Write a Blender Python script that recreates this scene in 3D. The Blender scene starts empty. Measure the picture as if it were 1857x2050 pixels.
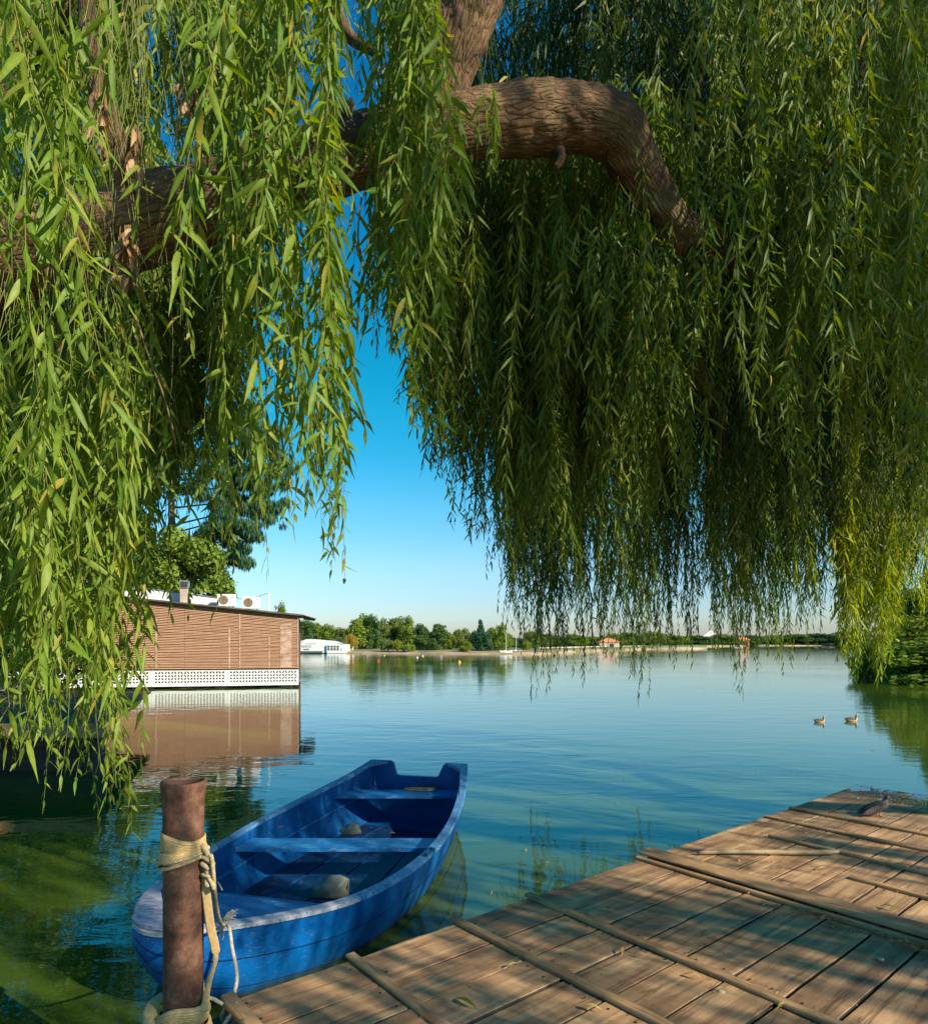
import bpy, bmesh, math, random
import numpy as np
from mathutils import Vector, Matrix, noise as mn

random.seed(7); RG = np.random.default_rng(11)
S = bpy.context.scene
COL = S.collection
F, CX, HY, H = 1330.0, 928.5, 1286.0, 2.05       # focal length in photo pixels, principal column, horizon row, eye height

def at(px, py, Y):                                # point seen at a photo pixel, at depth Y
    return Vector(((px-CX)/F*Y, Y, H-(py-HY)/F*Y))
def on(px, py, z=0.0):                            # point seen at a photo pixel, on the level z
    Y = (H-z)*F/(py-HY); return Vector(((px-CX)/F*Y, Y, z))

# ------------------------------------------------------------------ materials
def mat(name, base=(.5,.5,.5), rough=.6, metal=0, spec=None):
    m = bpy.data.materials.new(name); m.use_nodes = True
    nt = m.node_tree; b = nt.nodes['Principled BSDF']
    b.inputs['Base Color'].default_value = (*base, 1); b.inputs['Roughness'].default_value = rough
    b.inputs['Metallic'].default_value = metal
    if spec is not None: b.inputs['Specular IOR Level'].default_value = spec
    return m, nt, b
def nd(nt, typ, **kw):
    n = nt.nodes.new(typ)
    for k, v in kw.items():
        if k in n.inputs: n.inputs[k].default_value = v
        else: setattr(n, k, v)
    return n
def tc(nt, out='Object', scale=(1,1,1), rot=(0,0,0), loc=(0,0,0)):
    t = nd(nt, 'ShaderNodeTexCoord'); m = nd(nt, 'ShaderNodeMapping')
    m.inputs['Scale'].default_value = scale; m.inputs['Rotation'].default_value = rot; m.inputs['Location'].default_value = loc
    nt.links.new(t.outputs[out], m.inputs['Vector']); return m.outputs['Vector']
def noise(nt, vec, scale, detail=4, rough=.55, dist=0):
    n = nd(nt, 'ShaderNodeTexNoise'); n.inputs['Scale'].default_value = scale; n.inputs['Detail'].default_value = detail
    n.inputs['Roughness'].default_value = rough; n.inputs['Distortion'].default_value = dist
    if vec is not None: nt.links.new(vec, n.inputs['Vector'])
    return n.outputs['Fac']
def ramp(nt, fac, stops):
    r = nd(nt, 'ShaderNodeValToRGB'); e = r.color_ramp.elements
    while len(e) < len(stops): e.new(.5)
    for i, (p, c) in enumerate(stops):
        e[i].position = p; e[i].color = (*c, 1) if len(c) == 3 else c
    nt.links.new(fac, r.inputs['Fac']); return r.outputs['Color']
def mixc(nt, f, a, b, mode='MIX'):
    m = nd(nt, 'ShaderNodeMix'); m.data_type = 'RGBA'; m.blend_type = mode
    for i, v in ((0, f), (6, a), (7, b)):
        if isinstance(v, (int, float)): m.inputs[i].default_value = v
        elif isinstance(v, tuple): m.inputs[i].default_value = (*v, 1)
        else: nt.links.new(v, m.inputs[i])
    return m.outputs[2]
def bump(nt, b, h, strength=.3, dist=.01, prev=None):
    n = nd(nt, 'ShaderNodeBump'); n.inputs['Strength'].default_value = strength; n.inputs['Distance'].default_value = dist
    nt.links.new(h, n.inputs['Height'])
    if prev is not None: nt.links.new(prev, n.inputs['Normal'])
    if b is not None: nt.links.new(n.outputs['Normal'], b.inputs['Normal'])
    return n.outputs['Normal']
def attr(nt, name):
    a = nd(nt, 'ShaderNodeAttribute'); a.attribute_name = name; return a.outputs['Fac']
L_ = lambda nt, a, b: nt.links.new(a, b)

def simple(name, c, rough=.6, metal=0, var=.15, scale=8, bmp=.1):
    m, nt, b = mat(name, c, rough, metal)
    n = noise(nt, tc(nt), scale, 5)
    d = tuple(max(0, x*(1-var*2)) for x in c); l = tuple(min(1, x*(1+var)) for x in c)
    L_(nt, ramp(nt, n, [(.3, d), (.7, l)]), b.inputs['Base Color'])
    if bmp: bump(nt, b, noise(nt, tc(nt), scale*5, 4), bmp, .01)
    return m

def leaf_mat(name, dark, mid, light, transl=.4, rare=(.45,.36,.05), rough=.5):
    m, nt, b = mat(name, mid, rough)
    r = attr(nt, 'rnd')
    c = ramp(nt, r, [(0, dark), (.45, mid), (.93, light), (.985, rare)])
    v = attr(nt, 'mid')
    c = mixc(nt, v, c, tuple(min(1, x*1.5+.03) for x in light))
    n = noise(nt, tc(nt), 60, 3)
    c = mixc(nt, .35, c, ramp(nt, n, [(.35, (.35,.35,.35)), (.65, (1,1,1))]), 'MULTIPLY')
    L_(nt, c, b.inputs['Base Color']); b.inputs['Specular IOR Level'].default_value = .28
    t = nd(nt, 'ShaderNodeBsdfTranslucent'); hs = nd(nt, 'ShaderNodeHueSaturation'); hs.inputs['Saturation'].default_value = 1.15
    hs.inputs['Value'].default_value = 1.5; hs.inputs['Hue'].default_value = .485
    L_(nt, c, hs.inputs['Color']); L_(nt, hs.outputs['Color'], t.inputs['Color'])
    mx = nd(nt, 'ShaderNodeMixShader'); mx.inputs['Fac'].default_value = transl
    L_(nt, b.outputs[0], mx.inputs[1]); L_(nt, t.outputs[0], mx.inputs[2])
    L_(nt, mx.outputs[0], nt.nodes['Material Output'].inputs['Surface'])
    return m
M = {}
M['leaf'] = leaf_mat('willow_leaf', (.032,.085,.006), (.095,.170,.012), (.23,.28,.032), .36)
M['leaf_bright'] = leaf_mat('willow_leaf_bright', (.050,.125,.007), (.125,.225,.013), (.27,.335,.042), .40)  # sunlit copy of the leaf: brightness put into its colour
M['leaf_shaded'] = leaf_mat('willow_leaf_shaded', (.010,.040,.005), (.032,.082,.009), (.11,.175,.020), .28)  # darker copy of the leaf, canopy shade put into the colour
M['leaf_sun'] = leaf_mat('willow_leaf_sunny', (.18,.28,.015), (.30,.39,.02), (.42,.47,.06), .5)  # lightest copy, sunlight on the right curtain put into the colour
M['dead'] = leaf_mat('dead_leaf', (.20,.10,.04), (.38,.22,.10), (.50,.32,.16), .2, (.5,.3,.1), .7)
def foliage(name, d, m_, l): M[name] = leaf_mat(name, d, m_, l, .25, l, .6)
foliage('fol_green', (.10,.17,.018), (.18,.26,.025), (.28,.34,.045))
foliage('fol_olive', (.10,.13,.03), (.16,.20,.04), (.25,.28,.07))
foliage('fol_dark', (.05,.10,.022), (.08,.15,.032), (.13,.21,.045))
foliage('fol_yellow', (.11,.15,.014), (.22,.25,.02), (.32,.32,.04))
foliage('fol_gold', (.22,.15,.02), (.36,.25,.03), (.48,.34,.06))
foliage('fol_teal', (.025,.08,.045), (.045,.125,.06), (.08,.18,.07))

# bark
m, nt, b = mat('bark', (.2,.12,.07), .9)
v = tc(nt, 'Object', (1,1,1))
wv = noise(nt, v, 3, 3)
vo = nd(nt, 'ShaderNodeTexVoronoi', feature='DISTANCE_TO_EDGE'); vo.inputs['Scale'].default_value = 1.0
nn = nd(nt, 'ShaderNodeTexNoise'); nn.inputs['Scale'].default_value = 5; nn.inputs['Detail'].default_value = 6; nn.inputs['Roughness'].default_value = .65; L_(nt, v, nn.inputs['Vector'])
ang, alo = attr(nt, 'across'), attr(nt, 'rnd')
cs = nd(nt, 'ShaderNodeMath', operation='COSINE'); sn = nd(nt, 'ShaderNodeMath', operation='SINE'); L_(nt, ang, cs.inputs[0]); L_(nt, ang, sn.inputs[0])
cbk = nd(nt, 'ShaderNodeCombineXYZ'); L_(nt, cs.outputs[0], cbk.inputs[0]); L_(nt, sn.outputs[0], cbk.inputs[1]); L_(nt, alo, cbk.inputs[2])
mpb = nd(nt, 'ShaderNodeMapping'); mpb.inputs['Scale'].default_value = (6.5,6.5,9); L_(nt, cbk.outputs[0], mpb.inputs['Vector'])
vadd = nd(nt, 'ShaderNodeMixRGB'); vadd.blend_type = 'ADD'; vadd.inputs[0].default_value = 4.5
L_(nt, mpb.outputs[0], vadd.inputs[1]); L_(nt, nn.outputs['Color'], vadd.inputs[2]); L_(nt, vadd.outputs[0], vo.inputs['Vector'])
e0 = ramp(nt, vo.outputs['Distance'], [(0, (.0,.0,.0)), (.10, (.6,.6,.6)), (.45, (1,1,1))])
rg_ = nd(nt, 'ShaderNodeTexNoise', noise_type='RIDGED_MULTIFRACTAL'); rg_.inputs['Scale'].default_value = 1.6; rg_.inputs['Detail'].default_value = 6; L_(nt, mpb.outputs[0], rg_.inputs['Vector'])
e1 = ramp(nt, rg_.outputs['Fac'], [(.15, (1,1,1)), (.75, (.25,.25,.25))])
e = mixc(nt, .6, e0, e1)
c = ramp(nt, noise(nt, v, 7, 9, .7), [(.3, (.05,.023,.010)), (.5, (.16,.082,.034)), (.7, (.34,.195,.085))])
c = mixc(nt, .62, c, e, 'MULTIPLY')
c = mixc(nt, ramp(nt, noise(nt, v, 2.6, 6, .65), [(.52, (0,0,0)), (.66, (.5,.5,.5))]), c, (.13,.13,.035))
L_(nt, c, b.inputs['Base Color'])
n1 = bump(nt, None, noise(nt, v, 60, 6, .7), .5, .01)
bump(nt, b, e, .9, .03, n1)
M['bark'] = m
M['twig'] = simple('twig_bark', (.20,.13,.04), .7, var=.3)
M['twig_green'] = simple('young_stem', (.22,.22,.04), .6, var=.2)
M['trunk_far'] = simple('far_trunk', (.16,.11,.07), .9, var=.3, scale=2)

def wood(name, c1, c2, c3, scale=(1.2,22,22), rough=.75, bmp=.25, use_rnd=True, wet=None, blt=.75):
    m, nt, b = mat(name, c2, rough)
    t = nd(nt, 'ShaderNodeTexCoord'); mp = nd(nt, 'ShaderNodeMapping'); mp.inputs['Scale'].default_value = scale
    L_(nt, t.outputs['Object'], mp.inputs['Vector'])
    if use_rnd:
        cb = nd(nt, 'ShaderNodeCombineXYZ'); mu = nd(nt, 'ShaderNodeMath', operation='MULTIPLY'); mu.inputs[1].default_value = 37
        L_(nt, attr(nt, 'rnd'), mu.inputs[0]); L_(nt, mu.outputs[0], cb.inputs[0]); L_(nt, mu.outputs[0], cb.inputs[2])
        L_(nt, cb.outputs[0], mp.inputs['Location'])
    g = noise(nt, mp.outputs[0], 1.0, 9, .62, .6)
    c = ramp(nt, g, [(.28, c1), (.5, c2), (.72, c3)])
    blot = noise(nt, t.outputs['Object'], 3.1, 5, .6)
    c = mixc(nt, blt, c, ramp(nt, blot, [(.34, (.38,.35,.34)), (.60, (1.0,1.0,1.0))]), 'MULTIPLY')
    crk = noise(nt, mp.outputs[0], .55, 4, .5, .3); c = mixc(nt, blt, c, ramp(nt, crk, [(.485, (1,1,1)), (.5, (.35,.3,.27)), (.515, (1,1,1))]), 'MULTIPLY')
    sp = noise(nt, t.outputs['Object'], 38, 3, .5)
    c = mixc(nt, .5, c, ramp(nt, sp, [(.30, (.35,.3,.28)), (.38, (1,1,1))]), 'MULTIPLY')
    if use_rnd:
        c = mixc(nt, .45, c, ramp(nt, attr(nt, 'rnd'), [(0, (.62,.60,.58)), (.5, (.95,.92,.9)), (1, (1.12,1.05,.98))]), 'MULTIPLY')
    if wet:
        w = wet(nt); c = mixc(nt, w, c, (.10,.075,.08))
        rr = nd(nt, 'ShaderNodeMapRange'); rr.inputs[3].default_value = rough; rr.inputs[4].default_value = .12
        L_(nt, w, rr.inputs[0]); L_(nt, rr.outputs[0], b.inputs['Roughness'])
    L_(nt, c, b.inputs['Base Color'])
    bump(nt, b, g, bmp, .012)
    return m
def wetfn(nt):
    n = noise(nt, tc(nt, 'Object', (1,1.6,1)), 2.3, 4, .55)
    sx = nd(nt, 'ShaderNodeSeparateXYZ'); t = nd(nt, 'ShaderNodeTexCoord'); L_(nt, t.outputs['Object'], sx.inputs[0])
    r = nd(nt, 'ShaderNodeMapRange'); r.inputs[1].default_value = 6.0; r.inputs[2].default_value = 7.1; r.inputs[3].default_value = -.22; r.inputs[4].default_value = .13
    L_(nt, sx.outputs['X'], r.inputs[0])
    a = nd(nt, 'ShaderNodeMath', operation='ADD'); L_(nt, n, a.inputs[0]); L_(nt, r.outputs[0], a.inputs[1])
    k = nd(nt, 'ShaderNodeMapRange'); k.inputs[1].default_value = .55; k.inputs[2].default_value = .60; L_(nt, a.outputs[0], k.inputs[0])
    return k.outputs[0]
M['plank'] = wood('weathered_plank', (.19,.092,.037), (.42,.240,.110), (.62,.40,.20), (1.0,16,16), wet=wetfn)
M['batten'] = wood('weathered_batten', (.22,.11,.045), (.45,.26,.11), (.62,.40,.19), (16,1.2,16))
M['dark_wood'] = wood('dark_wet_wood_and_shade', (.03,.022,.016), (.07,.05,.036), (.12,.09,.065), (1,14,14))
M['fallen'] = leaf_mat('fallen_leaf_dry', (.34,.20,.06), (.58,.38,.12), (.75,.56,.20), .1, (.8,.6,.3), .6)
M['pebble'] = simple('tan_pebble', (.42,.32,.22), .8)
M['stick'] = wood('bare_stick', (.20,.13,.06), (.36,.25,.13), (.50,.38,.22), (6,30,30), use_rnd=False)
M['slat'] = wood('reddish_slat', (.50,.26,.15), (.58,.32,.195), (.66,.39,.25), (.3,3,3), bmp=.1, blt=.15, use_rnd=True)
M['slat_light'] = wood('faded_slat', (.50,.30,.20), (.62,.40,.29), (.74,.52,.40), (.5,6,6), bmp=.1)

# boat paints
def blue_paint(name, base, worn, amount, scale=(3,3,3), fine=14, hull=False):
    m, nt, b = mat(name, base, .42, spec=.3)
    v = tc(nt, 'Object', scale)
    c = ramp(nt, noise(nt, tc(nt), 2.6, 5, .6), [(.3, tuple(x*.62 for x in base)), (.7, tuple(x*1.15 for x in base))])
    f = noise(nt, v, fine, 8, .72, .4)
    k = ramp(nt, f, [(1-amount-.05, (0,0,0)), (1-amount+.07, (1,1,1))])
    c = mixc(nt, k, c, worn)
    sc = noise(nt, tc(nt, 'Object', (5,1.2,20), (0,0,.9)), 5, 6, .7)
    c = mixc(nt, ramp(nt, sc, [(.59, (0,0,0)), (.70, (.6,.6,.6))]), c, tuple(min(1, x*.6+.16) for x in base))
    ch = noise(nt, tc(nt, 'Object', (1,1,1.6)), 26, 5, .7)
    c = mixc(nt, ramp(nt, ch, [(.645, (0,0,0)), (.665, (.8,.8,.8))]), c, (.20,.15,.11))
    if hull:
        t_ = nd(nt, 'ShaderNodeTexCoord'); s_ = nd(nt, 'ShaderNodeSeparateXYZ'); L_(nt, t_.outputs['Object'], s_.inputs[0])
        a_ = nd(nt, 'ShaderNodeMath', operation='MULTIPLY_ADD'); L_(nt, noise(nt, tc(nt, 'Object', (2,2,1)), 4, 5, .7), a_.inputs[0]); a_.inputs[1].default_value = -.07; L_(nt, s_.outputs['Z'], a_.inputs[2])
        c = mixc(nt, ramp(nt, a_.outputs[0], [(.0, (.85,.85,.85)), (.035, (0,0,0))]), c, (.025,.05,.035))
    L_(nt, c, b.inputs['Base Color'])
    L_(nt, ramp(nt, f, [(.3, (.32,.32,.32)), (.7, (.6,.6,.6))]), b.inputs['Roughness'])
    bump(nt, b, f, .25, .004)
    return m
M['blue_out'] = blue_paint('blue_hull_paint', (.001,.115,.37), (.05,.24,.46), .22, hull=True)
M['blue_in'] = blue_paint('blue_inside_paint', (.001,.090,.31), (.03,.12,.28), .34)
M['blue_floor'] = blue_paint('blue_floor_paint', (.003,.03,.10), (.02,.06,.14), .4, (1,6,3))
M['gunwale'] = blue_paint('worn_gunwale_paint', (.02,.15,.38), (.16,.33,.50), .50, (3,8,4), 14)
M['gunwale_bow'] = blue_paint('bare_bow_rim_paint', (.10,.22,.42), (.48,.45,.47), .58, (3,8,4), 12)
M['deckpale'] = blue_paint('worn_foredeck_paint', (.28,.28,.42), (.50,.47,.52), .52, (3,12,4), 6)
M['thwart'] = blue_paint('worn_thwart_paint', (.012,.17,.45), (.16,.36,.58), .42, (1.0,9,4), 8)
M['metal_plate'] = simple('painted_metal_plate', (.02,.10,.2), .4, .6)

# rust pipe
m, nt, b = mat('rusty_pipe', (.2,.09,.05), .78, .25)
v = tc(nt)
c = ramp(nt, noise(nt, v, 9, 9, .72), [(.32, (.035,.016,.011)), (.5, (.16,.070,.040)), (.68, (.34,.185,.115))])
c = mixc(nt, .5, c, ramp(nt, noise(nt, tc(nt, 'Object', (1,1,.25)), 14, 6, .6), [(.35, (.45,.4,.4)), (.6, (1,1,1))]), 'MULTIPLY')
c = mixc(nt, ramp(nt, noise(nt, tc(nt, 'Object', (1.3,1.3,1), (0,0,0), (3,1,2)), 7, 4, .5), [(.64, (0,0,0)), (.72, (.6,.6,.6))]), c, (.06,.045,.035))
c = mixc(nt, ramp(nt, noise(nt, tc(nt, 'Object', (30,30,3)), 3, 5, .7), [(.66, (0,0,0)), (.75, (.35,.35,.35))]), c, (.34,.25,.18))
L_(nt, c, b.inputs['Base Color'])
bump(nt, b, noise(nt, v, 45, 8, .7), .35, .006)
M['rust'] = m
# webbing strap : woven ribs and dark stitching across the 'across' attribute
m, nt, b = mat('webbing', (.55,.36,.14), .85)
ac = attr(nt, 'across')
w = nd(nt, 'ShaderNodeTexWave'); w.inputs['Scale'].default_value = 3.0
cb = nd(nt, 'ShaderNodeCombineXYZ'); L_(nt, ac, cb.inputs[0]); L_(nt, cb.outputs[0], w.inputs['Vector'])
st = ramp(nt, w.outputs['Fac'], [(.0, (.40,.28,.18)), (.10, (1,1,1))])
c = ramp(nt, noise(nt, tc(nt), 60, 5), [(.3, (.48,.30,.11)), (.7, (.66,.45,.20))])
c = mixc(nt, .85, c, st, 'MULTIPLY'); L_(nt, c, b.inputs['Base Color'])
n1 = bump(nt, None, noise(nt, tc(nt), 420, 2), .5, .002)
bump(nt, b, st, .6, .003, n1)
M['webbing'] = m
M['rope'] = simple('cream_rope', (.62,.53,.40), .9, var=.18, scale=60, bmp=.5)
M['rope_tan'] = simple('tan_rope', (.52,.40,.22), .9, var=.18, scale=60, bmp=.5)
m, nt, b = mat('pale_plastic', (.45,.50,.42), .4)
b.inputs['Transmission Weight'].default_value = .15
L_(nt, ramp(nt, noise(nt, tc(nt), 9, 5), [(.3, (.17,.19,.14)), (.7, (.34,.35,.28))]), b.inputs['Base Color'])
M['plastic'] = m
M['white'] = simple('white_panel', (.78,.77,.74), .5, var=.06, scale=1.5, bmp=.02)
M['white_far'] = simple('white_render', (.74,.73,.70), .7, var=.05, scale=.4, bmp=0)
M['dark'] = simple('dark_recess', (.035,.035,.035), .8, var=.2)
M['glass'] = simple('dark_window_glass', (.05,.055,.06), .15, var=.2, bmp=0)
M['roof'] = simple('grey_brown_roofing', (.13,.10,.085), .85, var=.3, scale=1.2)
M['grey'] = simple('grey_metal', (.30,.30,.31), .5, .5, var=.2)
M['tan_metal'] = simple('stained_metal', (.52,.40,.32), .6, .0, var=.15, scale=2)
M['fan'] = simple('fan_grille', (.30,.24,.16), .6, .2, var=.3)
M['cable'] = simple('black_cable', (.02,.02,.02), .6, bmp=0)
M['letter_grey'] = simple('pale_lettering', (.42,.36,.24), .7, bmp=0)
M['letter_black'] = simple('black_lettering', (.03,.03,.035), .7, bmp=0)
M['red'] = simple('red_buoy_paint', (.55,.05,.02), .4, bmp=0)
M['yellow'] = simple('yellow_buoy_paint', (.75,.50,.03), .4, bmp=0)
M['buoywhite'] = simple('white_buoy_paint', (.80,.78,.60), .4, bmp=0)
M['corn'] = simple('corn_kernel', (.80,.55,.14), .5, var=.2, scale=200, bmp=0)
M['bread'] = simple('bread_crumb', (.75,.66,.50), .8, bmp=0)
M['orange'] = simple('orange_canvas', (.62,.22,.10), .7, bmp=0)
M['tanwall'] = simple('tan_wall', (.60,.45,.33), .8, bmp=0, scale=.4)

# ground and water
m, nt, b = mat('bank_ground', (.3,.2,.1), .95)
v = tc(nt)
c = ramp(nt, noise(nt, v, .09, 5, .6), [(.40, (.16,.15,.05)), (.50, (.38,.26,.15)), (.62, (.48,.35,.23))])
ac_g = attr(nt, 'across'); c = mixc(nt, ac_g, c, (.07,.11,.02))
c = mixc(nt, .5, c, ramp(nt, noise(nt, v, 2.5, 6), [(.3, (.6,.6,.6)), (.7, (1.1,1.1,1.1))]), 'MULTIPLY')
L_(nt, c, b.inputs['Base Color']); bump(nt, b, noise(nt, v, 6, 6), .5, .05)
M['ground'] = m
m, nt, b = mat('lake_water', (.05,.08,.005), .025)
v = tc(nt)
c = ramp(nt, noise(nt, v, .16, 3, .5), [(.35, (.032,.068,.012)), (.65, (.070,.102,.009))])
L_(nt, c, b.inputs['Base Color']); b.inputs['IOR'].default_value = 1.85
b.inputs['Specular IOR Level'].default_value = .5
big = noise(nt, tc(nt, 'Object', (.55,1.0,1), (0,0,.12)), 1.5, 3, .5, .6)
sm = noise(nt, tc(nt, 'Object', (.6,1.6,1), (0,0,-.2)), 5.0, 3, .5, .8)
vb = noise(nt, tc(nt, 'Object', (1,1,1)), .12, 2)
st = nd(nt, 'ShaderNodeMapRange'); st.inputs[1].default_value = .38; st.inputs[2].default_value = .66; st.inputs[3].default_value = .05; st.inputs[4].default_value = .16
L_(nt, vb, st.inputs[0])
bn = nd(nt, 'ShaderNodeBump'); bn.inputs['Distance'].default_value = .10; L_(nt, st.outputs[0], bn.inputs['Strength']); L_(nt, big, bn.inputs['Height'])
bn2 = nd(nt, 'ShaderNodeBump'); bn2.inputs['Distance'].default_value = .012; bn2.inputs['Strength'].default_value = .10
L_(nt, sm, bn2.inputs['Height']); L_(nt, bn.outputs[0], bn2.inputs['Normal']); L_(nt, bn2.outputs[0], b.inputs['Normal'])
M['water'] = m

# ------------------------------------------------------------------ object helpers
def tag(o, label=None, cat=None, group=None, kind=None):
    if label: o['label'] = label
    if cat: o['category'] = cat
    if group: o['group'] = group
    if kind: o['kind'] = kind
    return o
def thing(name, label, cat, loc=(0,0,0), rz=0, group=None):
    o = bpy.data.objects.new(name, None); COL.objects.link(o); o.location = loc; o.rotation_euler = (0,0,rz)
    o.empty_display_size = .1
    return tag(o, label, cat, group)
def wloc(o):
    v = Vector((0,0,0))
    while o is not None: v = v+Vector(o.location); o = o.parent
    return v
def mesh_obj(name, V, Fa, m, parent=None, local=False, attrs=None, smooth=True, mi=None, origin=None):
    """V in world coordinates unless local"""
    V = np.asarray(V, dtype=np.float64).reshape(-1, 3)
    off = np.zeros(3) if local else np.array(wloc(parent) if parent else (origin or (0,0,0)))
    me = bpy.data.meshes.new(name)
    if isinstance(Fa, np.ndarray):
        me.vertices.add(len(V)); me.vertices.foreach_set('co', (V-off).astype(np.float32).ravel())
        n, k = Fa.shape
        me.loops.add(n*k); me.loops.foreach_set('vertex_index', Fa.astype(np.int32).ravel())
        me.polygons.add(n); me.polygons.foreach_set('loop_start', np.arange(0, n*k, k, dtype=np.int32))
        me.update(calc_edges=True)
    else:
        me.from_pydata([tuple(x) for x in (V-off)], [], Fa)
    for k, a in (attrs or {}).items():
        at_ = me.attributes.new(k, 'FLOAT', 'POINT'); at_.data.foreach_set('value', np.asarray(a, dtype=np.float32))
    ms = m if isinstance(m, list) else [m]
    for q in ms: me.materials.append(q)
    if mi is not None: me.polygons.foreach_set('material_index', np.asarray(mi, dtype=np.int32))
    me.polygons.foreach_set('use_smooth', np.full(len(me.polygons), smooth, dtype=bool))
    me.validate(); me.update()
    o = bpy.data.objects.new(name, me); COL.objects.link(o)
    if parent: o.parent = parent
    elif not local: o.location = tuple(off)
    return o

class MB:
    def __init__(s): s.v = []; s.f = []; s.r = []; s.ac = []; s.mi = []; s.m = 0
    def add(s, V, Fs, rnd=None, ac=None):
        n = len(s.v); s.v += [tuple(x) for x in V]; s.f += [tuple(i+n for i in q) for q in Fs]
        r = random.random() if rnd is None else rnd
        s.r += [r]*len(V); s.ac += list(ac) if ac is not None else [0]*len(V); s.mi += [s.m]*len(Fs)
    def box(s, c, d, rot=None, bev=0.0, rnd=None, segs=1):
        bm = bmesh.new(); bmesh.ops.create_cube(bm, size=1)
        for v in bm.verts: v.co = Vector((v.co.x*d[0], v.co.y*d[1], v.co.z*d[2]))
        if bev: bmesh.ops.bevel(bm, geom=bm.edges[:], offset=bev, segments=segs, affect='EDGES', profile=.6)
        bm.verts.index_update()
        R = rot or Matrix.Identity(3); c = Vector(c)
        s.add([R@v.co+c for v in bm.verts], [[v.index for v in f.verts] for f in bm.faces], rnd); bm.free()
    def boxmm(s, a, b_, **k):
        s.box([(a[i]+b_[i])/2 for i in range(3)], [abs(b_[i]-a[i]) for i in range(3)], **k)
    def tube(s, pts, rad, n=8, caps=True, rnd=None, squash=None, disp=None):
        pts = [Vector(p) for p in pts]; m_ = len(pts)
        rad = [rad]*m_ if not hasattr(rad, '__len__') else rad
        V = []; up = None
        for i, p in enumerate(pts):
            d = (pts[min(i+1, m_-1)]-pts[max(i-1, 0)]).normalized()
            if up is None: up = d.orthogonal().normalized()
            up = (up-d*up.dot(d)); up = up.normalized() if up.length > 1e-6 else d.orthogonal().normalized()
            sd = d.cross(up)
            for k in range(n):
                a = 2*math.pi*k/n
                q = up*math.cos(a)+sd*math.sin(a)
                r = rad[i]*(disp(p+q*rad[i]) if disp else 1)
                V.append(p+q*r)
        Fs = [[i*n+k, i*n+(k+1)%n, (i+1)*n+(k+1)%n, (i+1)*n+k] for i in range(m_-1) for k in range(n)]
        if caps: Fs += [list(range(n))[::-1], [(m_-1)*n+k for k in range(n)]]
        s.add(V, Fs, rnd)
    def lathe(s, prof, c=(0,0,0), n=24, caps=True, rnd=None):
        c = Vector(c); V = [c+Vector((r*math.cos(2*math.pi*k/n), r*math.sin(2*math.pi*k/n), z)) for r, z in prof for k in range(n)]
        Fs = [[i*n+k, i*n+(k+1)%n, (i+1)*n+(k+1)%n, (i+1)*n+k] for i in range(len(prof)-1) for k in range(n)]
        if caps: Fs += [list(range(n))[::-1], [(len(prof)-1)*n+k for k in range(n)]]
        s.add(V, Fs, rnd)
    def grid(s, rows, rnd=None, ac=None, closed=False):
        n = len(rows[0]); V = [p for r in rows for p in r]
        Fs = [[i*n+k, i*n+(k+1)%n, (i+1)*n+(k+1)%n, (i+1)*n+k] for i in range(len(rows)-1) for k in range(n if closed else n-1)]
        s.add(V, Fs, rnd, ac)
    def build(s, name, m, parent=None, local=False, smooth=False, origin=None):
        return mesh_obj(name, s.v, s.f, m, parent, local, {'rnd': s.r, 'across': s.ac}, smooth, s.mi if isinstance(m, list) else None, origin)

def cat(pts, n=8):                                # Catmull-Rom through points of any dimension
    P = np.array(pts, float); P = np.vstack([2*P[0]-P[1], P, 2*P[-1]-P[-2]]); out = []
    for i in range(1, len(P)-2):
        for k in range(n):
            t = k/n
            out.append(.5*((2*P[i])+(-P[i-1]+P[i+1])*t+(2*P[i-1]-5*P[i]+4*P[i+1]-P[i+2])*t*t+(-P[i-1]+3*P[i]-3*P[i+1]+P[i+2])*t**3))
    out.append(P[-2]); return np.array(out)
def dup(root, loc, rz=0, scale=None, label=None, group=None):
    r = root.copy(); COL.objects.link(r); r.location = loc; r.rotation_euler = (0,0,rz)
    if scale: r.scale = scale
    if label: r['label'] = label
    if group: r['group'] = group
    for ch in list(root.children):
        c = ch.copy(); COL.objects.link(c); c.parent = r
        for g in ch.children:
            d = g.copy(); COL.objects.link(d); d.parent = c
    return r
def text_obj(name, body, size, m, parent, loc, rot, ext=.02):
    cu = bpy.data.curves.new(name, 'FONT'); cu.body = body; cu.size = size; cu.extrude = ext; cu.align_x = 'CENTER'
    t = bpy.data.objects.new(name+'_tmp', cu); COL.objects.link(t)
    dg = bpy.context.evaluated_depsgraph_get(); me = bpy.data.meshes.new_from_object(t.evaluated_get(dg))
    bpy.data.objects.remove(t); me.name = name; me.materials.clear(); me.materials.append(m)
    o = bpy.data.objects.new(name, me); COL.objects.link(o); o.parent = parent
    o.location = Vector(loc)-wloc(parent); o.rotation_euler = rot; return o

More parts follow.
